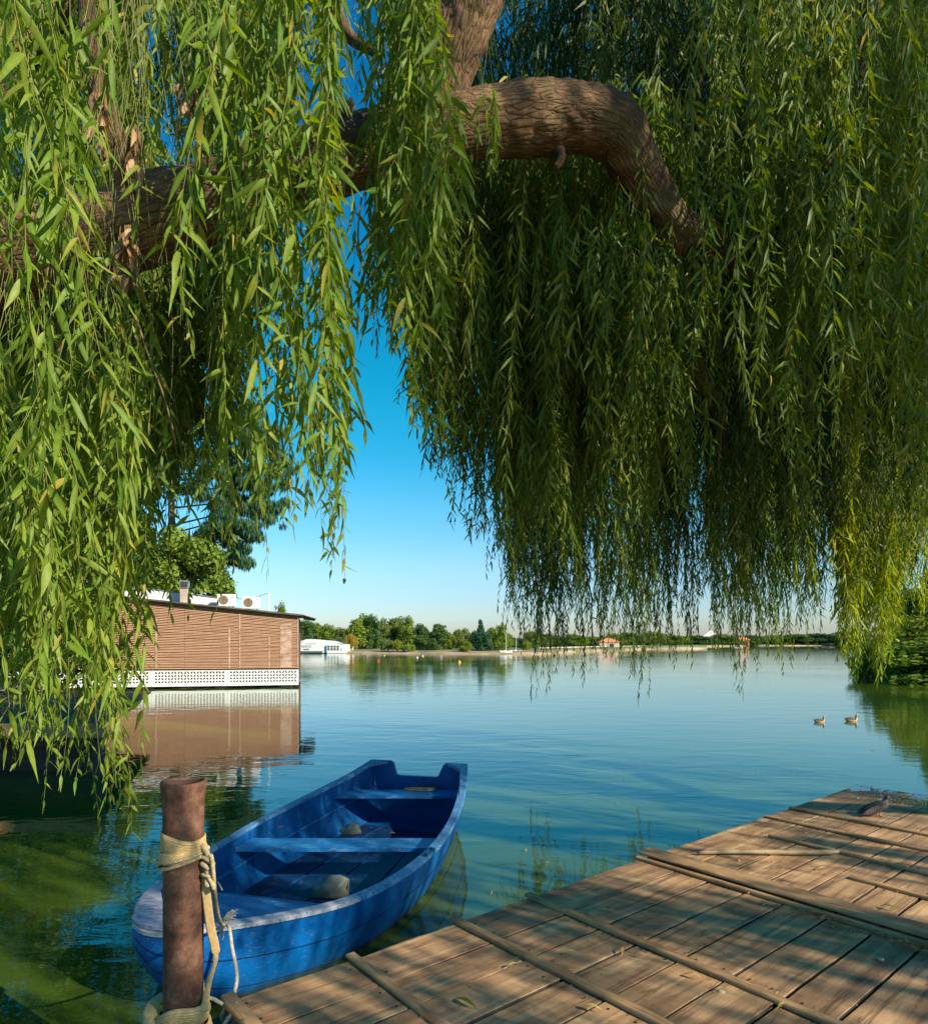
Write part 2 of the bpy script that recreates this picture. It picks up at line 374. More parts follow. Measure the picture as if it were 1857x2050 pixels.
# ------------------------------------------------------------------ leaves
def leaf_mesh(P, D, Ln, W, roll, bend, rnd, detail):
    """vectorised lanceolate leaves. P,D (n,3). detail 0..2"""
    n = len(P)
    if detail == 2: T = np.array([0,.12,.3,.52,.76,1.0]); wp = np.array([.10,.62,1.0,.92,.5,.02]); cols = np.array([-1,0,1.])
    elif detail == 1: T = np.array([0,.28,.65,1.0]); wp = np.array([.12,1.0,.8,.03]); cols = np.array([-1,0,1.])
    else: T = np.array([0,.35,1.0]); wp = np.array([.15,1.0,.05]); cols = np.array([-1,1.])
    D = D/np.linalg.norm(D, axis=1, keepdims=True)
    ref = np.where(np.abs(D[:, 2:3]) > .95, np.array([[1.,0,0]]), np.array([[0,0,1.]]))
    s = np.cross(D, ref); s /= np.linalg.norm(s, axis=1, keepdims=True); nn_ = np.cross(s, D)
    cr, sr = np.cos(roll)[:, None], np.sin(roll)[:, None]
    s2 = s*cr+nn_*sr; n2 = np.cross(s2, D)
    J, K = len(T), len(cols)
    V = np.empty((n, J, K, 3))
    g = np.array([0,0,-1.])
    for j in range(J):
        t = T[j]
        c = P+D*(Ln*t)[:, None]+g*(bend*Ln*t*t)[:, None]*.8+n2*(np.sin(t*3.0)*Ln*.05*np.sign(roll+.01))[:, None]
        tw = (t-.3)*1.1*np.sin(rnd*40)[:, None]
        sj = s2*np.cos(tw)+n2*np.sin(tw); nj = np.cross(sj, D)
        for k in range(K):
            fold = 0 if K == 2 else (abs(cols[k])*.28)
            V[:, j, k] = c+sj*(W*wp[j]*cols[k])[:, None]*.5+nj*(W*wp[j]*fold)[:, None]*.5
    base = np.arange(n)[:, None, None]*(J*K)
    q = []
    for j in range(J-1):
        for k in range(K-1): q.append([j*K+k, j*K+k+1, (j+1)*K+k+1, (j+1)*K+k])
    Fq = (base+np.array(q)[None]).reshape(-1, 4)
    r = np.repeat(rnd, J*K)
    md = np.tile(np.tile((np.abs(cols) < .5).astype(float)*.22, J), n) if K == 3 else np.zeros(n*J*K)
    return V.reshape(-1, 3), Fq, r, md
def stem_mesh(paths, radii):
    """three-sided thin tubes; paths list of (m,3)"""
    Vs, Fs, n0 = [], [], 0
    for p, r in zip(paths, radii):
        m_ = len(p); d = np.gradient(p, axis=0); d /= np.linalg.norm(d, axis=1, keepdims=True)+1e-9
        a = np.cross(d, [1,.3,.2]); a /= np.linalg.norm(a, axis=1, keepdims=True)+1e-9; b_ = np.cross(d, a)
        rr = (r*np.linspace(1, .45, m_))[:, None]
        V = np.stack([p+(a*math.cos(t)+b_*math.sin(t))*rr for t in (0, 2.094, 4.189)], 1).reshape(-1, 3)
        i = np.arange(m_-1)[:, None]*3
        f = np.concatenate([np.concatenate([i+k, i+(k+1)%3, i+3+(k+1)%3, i+3+k], 1) for k in range(3)])
        Vs.append(V); Fs.append(f+n0); n0 += len(V)
    return np.vstack(Vs), np.vstack(Fs)
class Strands:
    def __init__(s): s.P = []; s.D = []; s.L = []; s.W = []; s.R = []; s.B = []; s.c = []; s.paths = []; s.rad = []
    def strand(s, a, zend, leaf_from=None, ll=.10, lw=.016, sp=.022, sway=.05, sub=.5, rad=.0016, tone=None, lean=(0,0), depth=0, tmin=.25, tmax=.95):
        a = np.array(a, float); Lh = a[2]-zend
        if Lh < .05: return
        m_ = max(5, int(Lh/.09)); t = np.linspace(0, 1, m_)
        ph = RG.uniform(0, 6.28, 2); fr = RG.uniform(1.5, 4, 2)
        p = np.empty((m_, 3))
        p[:, 0] = a[0]+sway*(np.sin(ph[0]+fr[0]*t*Lh)-math.sin(ph[0]))*.7+lean[0]*t*Lh
        p[:, 1] = a[1]+sway*(np.sin(ph[1]+fr[1]*t*Lh)-math.sin(ph[1]))*.7+lean[1]*t*Lh
        p[:, 2] = a[2]-Lh*t
        s.paths.append(p); s.rad.append(rad)
        k = max(3, int(Lh/sp)); u = (np.arange(k)+RG.uniform(0, .6, k))/k*(m_-1)
        u = np.clip(u, 0, m_-1.001); i = u.astype(int); f = (u-i)[:, None]
        q = p[i]*(1-f)+p[i+1]*f; tt = u/(m_-1)
        az = np.arange(k)*2.4+RG.uniform(0, 1.4, k)+ph[0]
        til = RG.uniform(tmin, tmax, k)
        d = np.stack([np.cos(az)*np.sin(til), np.sin(az)*np.sin(til), -np.cos(til)], 1)
        fall = np.clip((1-tt)*5, .45, 1)*RG.uniform(.48, 1.22, k)
        keep = RG.random(k) < .93
        if leaf_from is not None: keep &= q[:, 2] < leaf_from
        tn = RG.uniform(0, 1) if tone is None else tone
        r = np.clip(tn*.5+RG.random(k)*.55, 0, 1); r = np.where(RG.random(k) < .025, 1.0, np.minimum(r, .95))
        for lst, v in ((s.P, q), (s.D, d), (s.L, ll*fall), (s.W, lw*RG.uniform(.75, 1.25, k)*np.clip(fall, .6, 1)), (s.R, RG.uniform(-1.5, 1.5, k)), (s.B, RG.uniform(-.15, .8, k)), (s.c, r)): lst.append(v[keep])
        if depth < 1 and sub > 0:
            ns = RG.poisson(sub*Lh)
            for _ in range(ns):
                j = int(RG.uniform(.05, .9)*(m_-1)); b0 = p[j]
                if leaf_from is not None and b0[2] > leaf_from: continue
                l2 = RG.uniform(.2, .55)*min(1, Lh)
                aa = RG.uniform(0, 6.28); st_ = RG.uniform(.1, .5)
                s.strand(b0, max(zend-.02, b0[2]-l2), None, ll*.9, lw*.9, sp, sway*.5, 0, rad*.7, tn, (math.cos(aa)*st_, math.sin(aa)*st_), 1, tmin, tmax)
    def build(s, name, lm, sm, parent, detail, stem_name='stems'):
        P, D = np.vstack(s.P), np.vstack(s.D); c = lambda x: np.concatenate(x)
        V, Fq, r, md = leaf_mesh(P, D, c(s.L), c(s.W), c(s.R), c(s.B), c(s.c), detail)
        SV, SF = stem_mesh(s.paths, s.rad)
        n = len(V)
        mi = np.concatenate([np.zeros(len(Fq), int), np.ones(len(SF), int)])
        print(name, 'leaves', len(P), 'faces', len(Fq)+len(SF))
        return mesh_obj(name, np.vstack([V, SV]), np.vstack([Fq, SF+n]), [lm, sm], parent, attrs={'rnd': np.concatenate([r, np.full(len(SV), .5)]), 'mid': np.concatenate([md, np.zeros(len(SV))])}, mi=mi)
# ------------------------------------------------------------------ camera, light
cam = bpy.data.objects.new('camera', bpy.data.cameras.new('camera')); COL.objects.link(cam); S.camera = cam
cam.location = (0, 0, H); cam.rotation_euler = (math.pi/2, 0, 0)
cam.data.sensor_fit = 'HORIZONTAL'; cam.data.sensor_width = 36; cam.data.lens = F/1857*36
cam.data.shift_x = 0; cam.data.shift_y = (HY-1025)/1857; cam.data.clip_end = 6000; cam.data.clip_start = .05
SUN_EL = math.radians(31); SD = Vector((.83, -.56, 0)).normalized()
sd = Vector((SD.x*math.cos(SUN_EL), SD.y*math.cos(SUN_EL), math.sin(SUN_EL)))
sun = bpy.data.objects.new('sun', bpy.data.lights.new('sun', 'SUN')); COL.objects.link(sun)
sun.data.energy = 5.0; sun.data.angle = math.radians(.55); sun.data.color = (1, .90, .74)
sun.rotation_euler = sd.to_track_quat('Z', 'Y').to_euler()
W = bpy.data.worlds.new('World'); S.world = W; W.use_nodes = True
nt = W.node_tree; bg = nt.nodes['Background']
sk = nd(nt, 'ShaderNodeTexSky'); sk.sky_type = 'NISHITA'; sk.sun_disc = False; sk.sun_elevation = SUN_EL
sk.sun_rotation = math.atan2(SD.x, SD.y); sk.air_density = 1.15; sk.dust_density = .3; sk.ozone_density = 2.2
hs = nd(nt, 'ShaderNodeHueSaturation'); hs.inputs['Saturation'].default_value = 1.35; hs.inputs['Hue'].default_value = .487
L_(nt, sk.outputs[0], hs.inputs['Color'])
tcw = nd(nt, 'ShaderNodeTexCoord'); sxw = nd(nt, 'ShaderNodeSeparateXYZ'); L_(nt, tcw.outputs['Generated'], sxw.inputs[0])
clr = ramp(nt, sxw.outputs['Z'], [(0,(.50,.62,1.0)), (.05,(.57,.71,1.0)), (.12,(.68,.82,1.0)), (.20,(.50,.90,1.0)), (.27,(.20,.92,1.0)), (.36,(.07,.98,.97)), (.6,(.06,.80,1.0))])
clr = mixc(nt, 1.0, hs.outputs['Color'], clr, 'MULTIPLY'); L_(nt, clr, bg.inputs['Color'])
bg.inputs['Strength'].default_value = .107
S.view_settings.view_transform = 'Standard'; S.view_settings.look = 'None'; S.view_settings.exposure = 0.70; S.view_settings.gamma = 1
S.cycles.max_bounces = 6; S.cycles.transparent_max_bounces = 4; S.cycles.diffuse_bounces = 3; S.cycles.glossy_bounces = 3
S.cycles.sample_clamp_indirect = 6; S.cycles.caustics_reflective = False; S.cycles.caustics_refractive = False
S.cycles.use_denoising = True

# ------------------------------------------------------------------ water and banks
w = mesh_obj('water', [(-3500,-60,0),(3500,-60,0),(3500,4000,0),(-3500,4000,0)], [(0,1,2,3)], M['water'], smooth=False); tag(w, kind='structure')
shore = [(-240,20),(-60,8),(-12.6,14.5),(-12.2,18.5),(-18.3,29.5),(-16.5,40),(-19,50),(-30,84),(-42,118),(-38,123),(-32,124.5),(-24,122),(-15,121),(-4,115),(2,113.6),(11,113),(15,116),(19,129),(28,150),(42,172),(52,188),(75,205),(100,285),(160,370),(215,390),(250,372),(150,220),(70,96),(41,63),(24.5,37.5),(26,32),(40,30),(120,26)]
rows = [[], [], [], [], []]
for i, (x, y) in enumerate(shore):
    d = Vector((x, y, 0)).normalized(); r = math.hypot(x, y)
    jit = mn.noise(Vector((x*.3, y*.3, 0)))*.6
    rows[0].append((x, y, -.35)); rows[1].append((x+d.x*(.6+jit), y+d.y*(.6+jit), .16)); rows[2].append((x+d.x*4, y+d.y*4, .42+jit*.15))
    rows[3].append((x+d.x*22, y+d.y*22, .8)); rows[4].append((d.x*3600, d.y*3600, 1.2))
g = MB(); g.grid(rows, ac=[0 if j < 2 else .35 if j == 2 else 1.0 for j in range(5) for _ in rows[0]]); o = g.build('far_bank', M['ground'], smooth=True); tag(o, kind='structure')
g = MB(); g.grid([[(-40,-40,.1),(-6,-40,.1),(6,-40,.1),(40,-40,.1)], [(-40,-3,.3),(-6,-3,.35),(6,-3,.35),(40,-3,.3)], [(-40,1.2,.2),(-6.5,2.6,.25),(-2.2,-.9,.25),(40,-2,.2)], [(-40,2.4,-.4),(-5.2,3.4,-.4),(-1.6,-.3,-.4),(40,-1.2,-.4)]])
o = g.build('near_bank', M['ground'], smooth=True); tag(o, kind='structure')

# ------------------------------------------------------------------ trees of the far bank
def leafcloud(centers, radii, n, size, squash=1.0, droop=False, seed=0):
    r = np.random.default_rng(seed)
    C = np.array(centers); R = np.array(radii)
    idx = r.choice(len(C), n, p=(R**2)/np.sum(R**2))
    d = r.normal(size=(n, 3)); d /= np.linalg.norm(d, axis=1, keepdims=True)
    rad = R[idx]*(1-.42*r.random(n)**2.0)
    P = C[idx]+d*rad[:, None]*np.array([1,1,squash])
    P += r.normal(size=(n, 3))*size*.35
    a = r.normal(size=(n, 3))*.55+d*1.0; a /= np.linalg.norm(a, axis=1, keepdims=True)     # face normal
    u = np.cross(a, r.normal(size=(n, 3))); u /= np.linalg.norm(u, axis=1, keepdims=True); v_ = np.cross(a, u)
    if droop: u = np.tile(np.array([[0,0,-1.]]), (n, 1))+r.normal(size=(n, 3))*.12; v_ = np.cross(a, u); v_ /= np.linalg.norm(v_, axis=1, keepdims=True)
    sz = size*r.uniform(.5, 1.3, n)[:, None]; lw = .28 if droop else .62; lu = 1.7 if droop else 1.0
    q = np.stack([P-u*sz*lu*.5, P+v_*sz*lw*.5+u*sz*.06, P+u*sz*lu*.5, P-v_*sz*lw*.5-u*sz*.1], 1)
    rn = np.clip(r.random(n)*.6+r.random(len(C))[idx]*.4, 0, 1)
    return q.reshape(-1, 3), np.arange(n*4).reshape(-1, 4), np.repeat(rn, 4)
def crown_blobs(kind, rg):
    C, R = [], []
    if kind == 'round':
        for k in range(44):
            t = rg.random(); z = .13+.78*t; wd = .42*math.sin(math.pi*min(1, .18+z*.84))**.6
            a = rg.uniform(0, 6.28); q = wd*rg.uniform(.25, .8)
            C.append((q*math.cos(a), q*math.sin(a), z)); R.append(rg.uniform(.09, .16))
    elif kind == 'tall':
        for k in range(44):
            z = .12+.82*rg.random(); wd = .25*math.sin(math.pi*min(1, .12+z*.9))**.5
            a = rg.uniform(0, 6.28); q = wd*rg.uniform(.2, .8)
            C.append((q*math.cos(a), q*math.sin(a), z)); R.append(rg.uniform(.07, .12))
    elif kind == 'bush':
        for k in range(60):
            z = .02+.80*rg.random(); wd = .42*math.sqrt(max(.05, 1-z*z))
            a = rg.uniform(0, 6.28); q = wd*rg.uniform(.2, 1)
            C.append((q*math.cos(a), q*math.sin(a), z)); R.append(rg.uniform(.08, .15))
    elif kind == 'cone':
        for k in range(46):
            z = .05+.93*rg.random()**.8; wd = .26*(1-z)+.01
            a = rg.uniform(0, 6.28); q = wd*rg.uniform(.3, .95)
            C.append((q*math.cos(a), q*math.sin(a), z)); R.append(.03+.075*(1-z))
    else:
        for k in range(26):
            a = rg.uniform(0, 6.28); q = .34*math.sqrt(rg.random())
            for z in np.arange(.88-q*.9, .10+.25*rg.random(), -.09):
                C.append((q*math.cos(a)*(1+.25*(1-z)), q*math.sin(a)*(1+.25*(1-z)), z)); R.append(rg.uniform(.05, .075))
    return C, R
TREES = {}
def tree(kind, fm, x, y, h, wd, label, group='trees along the far shore', n=6000, seed=None, catg='tree', size=None, name=None):
    key = (kind, fm, seed)
    nm = name or {'round':'leafy_tree','tall':'tall_tree','cone':'spruce_tree','willow':'weeping_willow'}[kind]
    wn = {'round': .92, 'tall': .62, 'cone': .60, 'willow': .84, 'bush': .9}[kind]
    zb = .3
    sc = (wd/wn, wd/wn, h)
    if key in TREES:
        return dup(TREES[key], (x, y, zb), random.uniform(0, 6), sc, label, group)
    t = thing(nm, label, catg, (x, y, zb), random.uniform(0, 6), group)
    rg = random.Random(hash(kind)%97 if seed is None else seed); rg = random.Random({'round':3,'tall':5,'cone':9,'willow':4,'bush':8}[kind]+(seed or 0)*31)
    C, R = crown_blobs(kind, rg)
    V, Fq, rn = leafcloud(C, R, n, size or (.06 if kind != 'willow' else .07), droop=(kind == 'willow'), seed=seed or 1)
    mesh_obj('crown', V, Fq, M[fm], t, local=True, attrs={'rnd': rn}, smooth=False)
    b = MB(); b.tube([(0,0,-.03),(.003,.002,.15),(-.004,0,.35),(.0,0,.75)], [.028,.02,.016,.006], 8)
    for k in range(5):
        a = k*1.3; z = .25+.09*k; b.tube([(0,0,z),(.1*math.cos(a),.1*math.sin(a),z+.1),(.2*math.cos(a),.2*math.sin(a),z+.16)], [.012,.008,.003], 6)
    b.build('trunk', M['trunk_far'], t, local=True, smooth=True)
    t.scale = sc; TREES[key] = t
    return t
# (photo column, top row, width px, depth, kind, foliage, seed, label)
FT = [
 (612,1248,40,168,'round','fol_dark',1,'dark green tree rising just right of the slatted barge wall'),
 (636,1254,36,172,'round','fol_green',1,'round green tree behind the roof peak of the white floating house'),
 (660,1256,36,166,'round','fol_green',2,'bushy green tree behind the middle of the white floating house'),
 (684,1262,34,160,'round','fol_olive',1,'low green tree sloping down to the golden willow beside the white house'),
 (703,1268,25,128,'willow','fol_gold',1,'golden yellow weeping willow at the end of the white floating house'),
 (714,1244,36,136,'tall','fol_green',1,'light green tall tree, first one right of the golden willow'),
 (731,1238,36,140,'round','fol_green',1,'bright green tall tree with its crown lit, second right of the golden willow'),
 (748,1240,34,138,'round','fol_dark',2,'dark green tree with the highest crown of the left clump on the far shore'),
 (768,1246,32,144,'round','fol_olive',2,'olive green tree behind the pale small willow of the far shore'),
 (786,1243,34,146,'tall','fol_olive',1,'dull olive poplar-like tree in the middle of the far clump'),
 (797,1243,30,150,'round','fol_olive',1,'olive tree with a flat top between two taller crowns'),
 (816,1243,38,142,'round','fol_green',2,'broad green tree above the round drooping willow'),
 (775,1278,26,124,'willow','fol_olive',1,'short olive bush-like willow left of the pale willow'),
 (795,1280,20,122,'willow','fol_yellow',1,'pale yellow green small willow at the far waterline'),
 (818,1289,26,121,'willow','fol_green',1,'low round drooping willow standing at the far waterline'),
 (844,1256,34,134,'round','fol_dark',1,'dark bluish green tree left of the gap in the far tree line'),
 (860,1270,22,140,'round','fol_green',1,'small light green tree in the gap of the far tree line'),
 (879,1254,36,128,'tall','fol_dark',1,'deep green tree with a domed top standing clear on the far shore'),
 (866,1282,24,126,'round','fol_dark',2,'low dark shrub-like tree under the domed tree'),
 (900,1272,24,130,'round','fol_yellow',1,'yellow green slim tree right of the domed dark tree'),
 (916,1265,26,140,'round','fol_olive',1,'olive brown tree behind the two yellow trees'),
 (932,1264,30,144,'round','fol_olive',2,'pale olive tree with a wide top, left of the spruce'),
 (931,1285,24,118,'round','fol_yellow',1,'bright yellow green small tree nearest the water, left of the spruce'),
 (952,1268,26,136,'round','fol_teal',1,'bluish green tree touching the left side of the spruce'),
 (961,1247,30,126,'cone','fol_teal',1,'pointed dark spruce that tops the far tree line'),
 (967,1270,34,122,'round','fol_teal',1,'full blue green tree in front of the spruce'),
 (984,1262,26,128,'round','fol_green',1,'green tree just right of the spruce'),
 (1000,1257,32,124,'round','fol_green',2,'tall bright green tree, second right of the spruce'),
 (1016,1272,22,126,'round','fol_green',1,'small green tree at the right end of the spruce clump'),
 (1030,1279,34,170,'round','fol_dark',1,'small dark tree farther back in the inlet'),
 (1052,1284,30,150,'round','fol_dark',2,'dark tree left of the yellow willow of the inlet'),
 (1054,1284,18,128,'willow','fol_yellow',1,'yellow weeping willow at the mouth of the inlet'),
 (1062,1268,40,170,'round','fol_olive',1,'large olive tree behind the hanging strands, right of the inlet'),
 (1090,1272,44,190,'round','fol_olive',2,'olive round tree above the tan quay'),
 (1120,1276,46,200,'round','fol_dark',1,'dark round tree above the tan quay'),
 (1150,1273,48,215,'round','fol_green',1,'bright green tree above the tan quay'),
 (1185,1277,50,225,'round','fol_olive',1,'olive tree left of the orange canopy on the quay'),
 (1225,1272,54,235,'round','fol_olive',2,'olive tree right behind the orange canopy on the quay'),
 (1262,1270,52,240,'round','fol_dark',2,'dark tree at the right end of the tan quay'),
 (1305,1268,54,280,'round','fol_olive',1,'olive tree on the farther shore behind the curtain tips'),
 (1350,1274,60,310,'round','fol_green',1,'green tree low on the farther shore, left of the lake narrows'),
 (1400,1275,62,330,'round','fol_dark',1,'dark tree on the farther shore between two hanging strands'),
 (1446,1272,66,345,'round','fol_olive',2,'olive tree under the pale rooftop of the farther shore'),
 (1492,1274,66,370,'round','fol_dark',2,'dark tree behind the orange roofed hut'),
 (1540,1274,68,400,'round','fol_green',1,'green tree far right of the orange roofed hut'),
 (1590,1272,70,400,'round','fol_dark',1,'dark tree at the far right of the open water'),
 (1640,1271,74,400,'round','fol_teal',1,'bluish tree at the last far stretch of shore'),
 (1700,1268,80,392,'round','fol_dark',2,'dark tree hidden partly by the sunlit curtain'),
]
for px, ty, wp, Y, kind, fm, seed, lab in FT:
    h = ((HY-ty)/F*Y+H)*1.10-.3; x = (px-CX)/F*Y
    tree(kind, fm, x, Y, h, wp/F*Y*(1.35 if kind in ('round','tall') else 1.12), lab, seed=seed)
# bright bushes of the right bank, mirrored in the water at the right edge
for i, (px, top, wp, Y, fm, sd_, lab) in enumerate([
 (1835,1185,120,44,'fol_green',5,'sunlit green tree leaning over the water at the right edge'),
 (1905,1130,150,40,'fol_yellow',5,'yellow green tree at the right bank beyond the sunlit curtain'),
 (1800,1240,70,60,'fol_green',6,'lower green tree behind the right bank tree'),
 (2010,1120,170,37,'fol_green',5,'large green tree on the right bank past the frame edge')]):
    tree('round', fm, (px-CX)/F*Y, Y, (HY-top)/F*Y+H-.1, wp/F*Y*1.1, lab, 'trees of the right bank', n=9000, seed=sd_, size=.045)
for px, Y, h_, w_, fm, lab in ((1812,38.5,2.6,4.2,'fol_green','low green shrub drooping to the water at the right bank corner'),(1850,36,3.4,4.6,'fol_yellow','yellow green shrub drooping to the water at the right frame edge'),(1785,52,2.4,4.5,'fol_green','small green shrub behind the right bank corner'),(1895,32.8,2.2,5,'fol_green','green waterside shrub just past the right frame edge')):
    tree('bush', fm, (px-CX)/F*Y, Y, h_*1.1, w_*1.25, lab, 'shrubs of the right bank', n=9000, seed=7, catg='shrub', size=.06, name='drooping_shrub').location.z = .0
# trees behind the barge: feathery dark larch and a green one
def big_tree(name, fm, base, blobs, size, n, label, droop=False):
    t = thing(name, label, 'tree', base)
    C = [np.array(b[:3])-np.array(base) for b in blobs]; R = [b[3] for b in blobs]
    V, Fq, rn = leafcloud(C, R, n, size, .6 if droop else 1, droop, 3)
    mesh_obj('crown', V, Fq, M[fm], t, local=True, attrs={'rnd': rn}, smooth=False)
    b = MB(); top = max(c[2] for c in C); b.tube([(0,0,-.3),(.1,0,top*.3),(-.1,.1,top*.65),(0,0,top)], [.32,.26,.18,.05], 10)
    for c in C[::(16 if droop else 6)]:
        z = max(.5, c[2]-.8); b.tube([(0,0,z), (c[0]*.5, c[1]*.5, z+.35), (c[0], c[1], c[2])], [.07,.05,.02], 6)
    b.build('trunk', M['trunk_far'], t, local=True, smooth=True)
    return t
rg = random.Random(5)
bl = []
for (px0, px1, py0, py1) in [(430,580,900,950),(400,575,950,1010),(420,570,1010,1055),(400,530,1050,1090),(380,500,1090,1130),(370,440,1120,1150),(440,560,860,900),(420,520,800,860),(330,480,700,800),(300,470,640,720),(300,450,800,1000)]:
    for k in range(40):
        p = at(rg.uniform(px0, px1), rg.uniform(py0, py1), 46+rg.uniform(-3, 3)); bl.append((*p, rg.uniform(.22, .55)))
big_tree('larch_tree', 'fol_teal', (-20.5, 46.5, .6), bl, .25, 80000, 'tall dark blue green feathery tree behind the slatted barge', True)
bl = []
for (px0, px1, py0, py1) in [(300,455,1125,1200),(320,440,1080,1125),(250,360,1100,1200),(130,300,1040,1200),(0,200,1000,1200)]:
    for k in range(16):
        p = at(rg.uniform(px0, px1), rg.uniform(py0, py1), 42+rg.uniform(-1.5, 1.5)); bl.append((*p, rg.uniform(.5, 1.0)))
big_tree('leafy_tree', 'fol_green', (-22, 42.5, .6), bl, .30, 26000, 'light green leafy tree above the barge roof, below the dark feathery tree')
bl = []
for (x0, x1, y0, y1, z0, z1, n_) in [(-14.5,-9.6,15.5,19,1.2,5,40),(-16,-10,15.5,20,4,9,46),(-12,-8.6,15.8,19,3,10,40),(-15,-9.2,16,20,8.5,14,44),(-19,-14,16,21,1.5,9,34)]:
    for k in range(n_): bl.append((rg.uniform(x0,x1), rg.uniform(y0,y1), rg.uniform(z0,z1), rg.uniform(.4,.95)))
big_tree('bank_tree', 'leaf_shaded', (-13.2, 17.6, .3), bl, .17, 64000, 'dense dark green tree on the left bank behind the plank landing and the willow strands')
p = at(566,1222,60); tree('round', 'fol_green', p.x, 60, 5.1, 1.9, 'small round treetop showing above the barge roof corner', 'trees behind the barge', seed=2)

# ------------------------------------------------------------------ slatted barge
def wallpt(t, z, off=0.0):           # t metres from the right corner to the left along the wall
    d = Vector((-.9755, -.22, 0)); nrm = Vector((.22, -.9755, 0))
    base = Vector((-7.58, 30.5, 0)); return base+d*t+nrm*off+Vector((0,0,z))
WL = 13.5
barge = thing('floating_restaurant', 'long floating building with reddish horizontal slats over a white pierced skirt', 'floating building', (-7.58, 30.5, 0))
ztop = lambda t: 3.27+t*.095
R3 = Matrix(((-.9755, -.22, 0), (-.22, .9755, 0), (0, 0, 1)))   # columns handled through wallpt
sl = MB(); NS = 40; rnd_ = [.45+.25*rg.random() for _ in range(NS)]
for i in range(NS):
    f = (i+.5)/NS
    segs = 5; edges = [0, 2.55, 4.9, 7.6, 10.4, WL]
    for k in range(segs):
        t0, t1 = edges[k], edges[k+1]
        j = rg.uniform(-.006, .006); V = []
        for t in (t0+.004, t1-.004):
            z = .86+(ztop(t)-.86)*f+j; hh = (ztop(t)-.86)/NS*.28
            V += [wallpt(t, z-hh, .03), wallpt(t, z+hh, .03), wallpt(t, z+hh, -.01), wallpt(t, z-hh, -.01)]
        sl.add(V, [(0,1,5,4),(1,2,6,5),(2,3,7,6),(3,0,4,7),(0,3,2,1),(4,5,6,7)], rnd=rnd_[i])
sl.build('slat_screen', M['slat'], barge)
lt = MB()
for (t0, t1, z0, z1) in [(.32, .82, .92, 2.9)]:
    for i in range(NS):
        f = (i+.5)/NS; z = .86+(ztop(.5)-.86)*f
        if z0 < z < z1: V = [wallpt(t, z+s*.026, o_) for t in (t0, t1) for s, o_ in ((-1,.04),(1,.04),(1,.0),(-1,.0))]; lt.add(V, [(0,1,5,4),(1,2,6,5),(2,3,7,6),(3,0,4,7),(0,3,2,1),(4,5,6,7)])
lt.build('faded_panel', M['slat_light'], barge)
for t, zt in ((.02,3.2),(1.28,2.3),(2.55,3.4),(3.0,2.75),(6.05,3.1),(9.0,3.9),(12.0,4.2)):
    b = MB(); V = [wallpt(t+dt, z, o_) for z in (.87, zt) for dt, o_ in ((0,.045),(.05,.045),(.05,-.02),(0,-.02))]
    b.add(V, [(0,1,5,4),(1,2,6,5),(2,3,7,6),(3,0,4,7),(0,3,2,1),(4,5,6,7)]); b.build('post', M['slat_light'], barge)
b = MB()                                                      # solid core behind the screen and the side walls
q = [(0.03,-.10),(WL,-.10),(WL,-6),(0.03,-6)]
V = [wallpt(t, z if z < 1 else ztop(t)-.03, o_) for z in (.12, 3) for t, o_ in q]
b.add(V, [(0,1,5,4),(1,2,6,5),(2,3,7,6),(3,0,4,7),(4,5,6,7),(3,2,1,0)]); b.build('wall', simple('dark_inner_wall', (.10,.055,.035), .9), barge)
b = MB()
V = [wallpt(t, ztop(t)+dz+(.10 if o_ < -1 else 0), o_) for dz in (0, .07) for t, o_ in ((-.12,.25),(WL,.25),(WL,-6.3),(-.12,-6.3))]
b.add(V, [(0,1,5,4),(1,2,6,5),(2,3,7,6),(3,0,4,7),(4,5,6,7),(3,2,1,0)])
V = [wallpt(t, 3.30+z, o_) for z in (0, .03) for t, o_ in ((-.14,.2),(-.78,-2.2),(-.7,-5.5),(-.14,-6.1))]
b.add([(x, y, z+(-.10 if i in (1,2,5,6) else 0)) for i, (x, y, z) in enumerate(V)], [(0,1,5,4),(1,2,6,5),(2,3,7,6),(3,0,4,7),(4,5,6,7),(3,2,1,0)])
b.build('roof', M['roof'], barge)
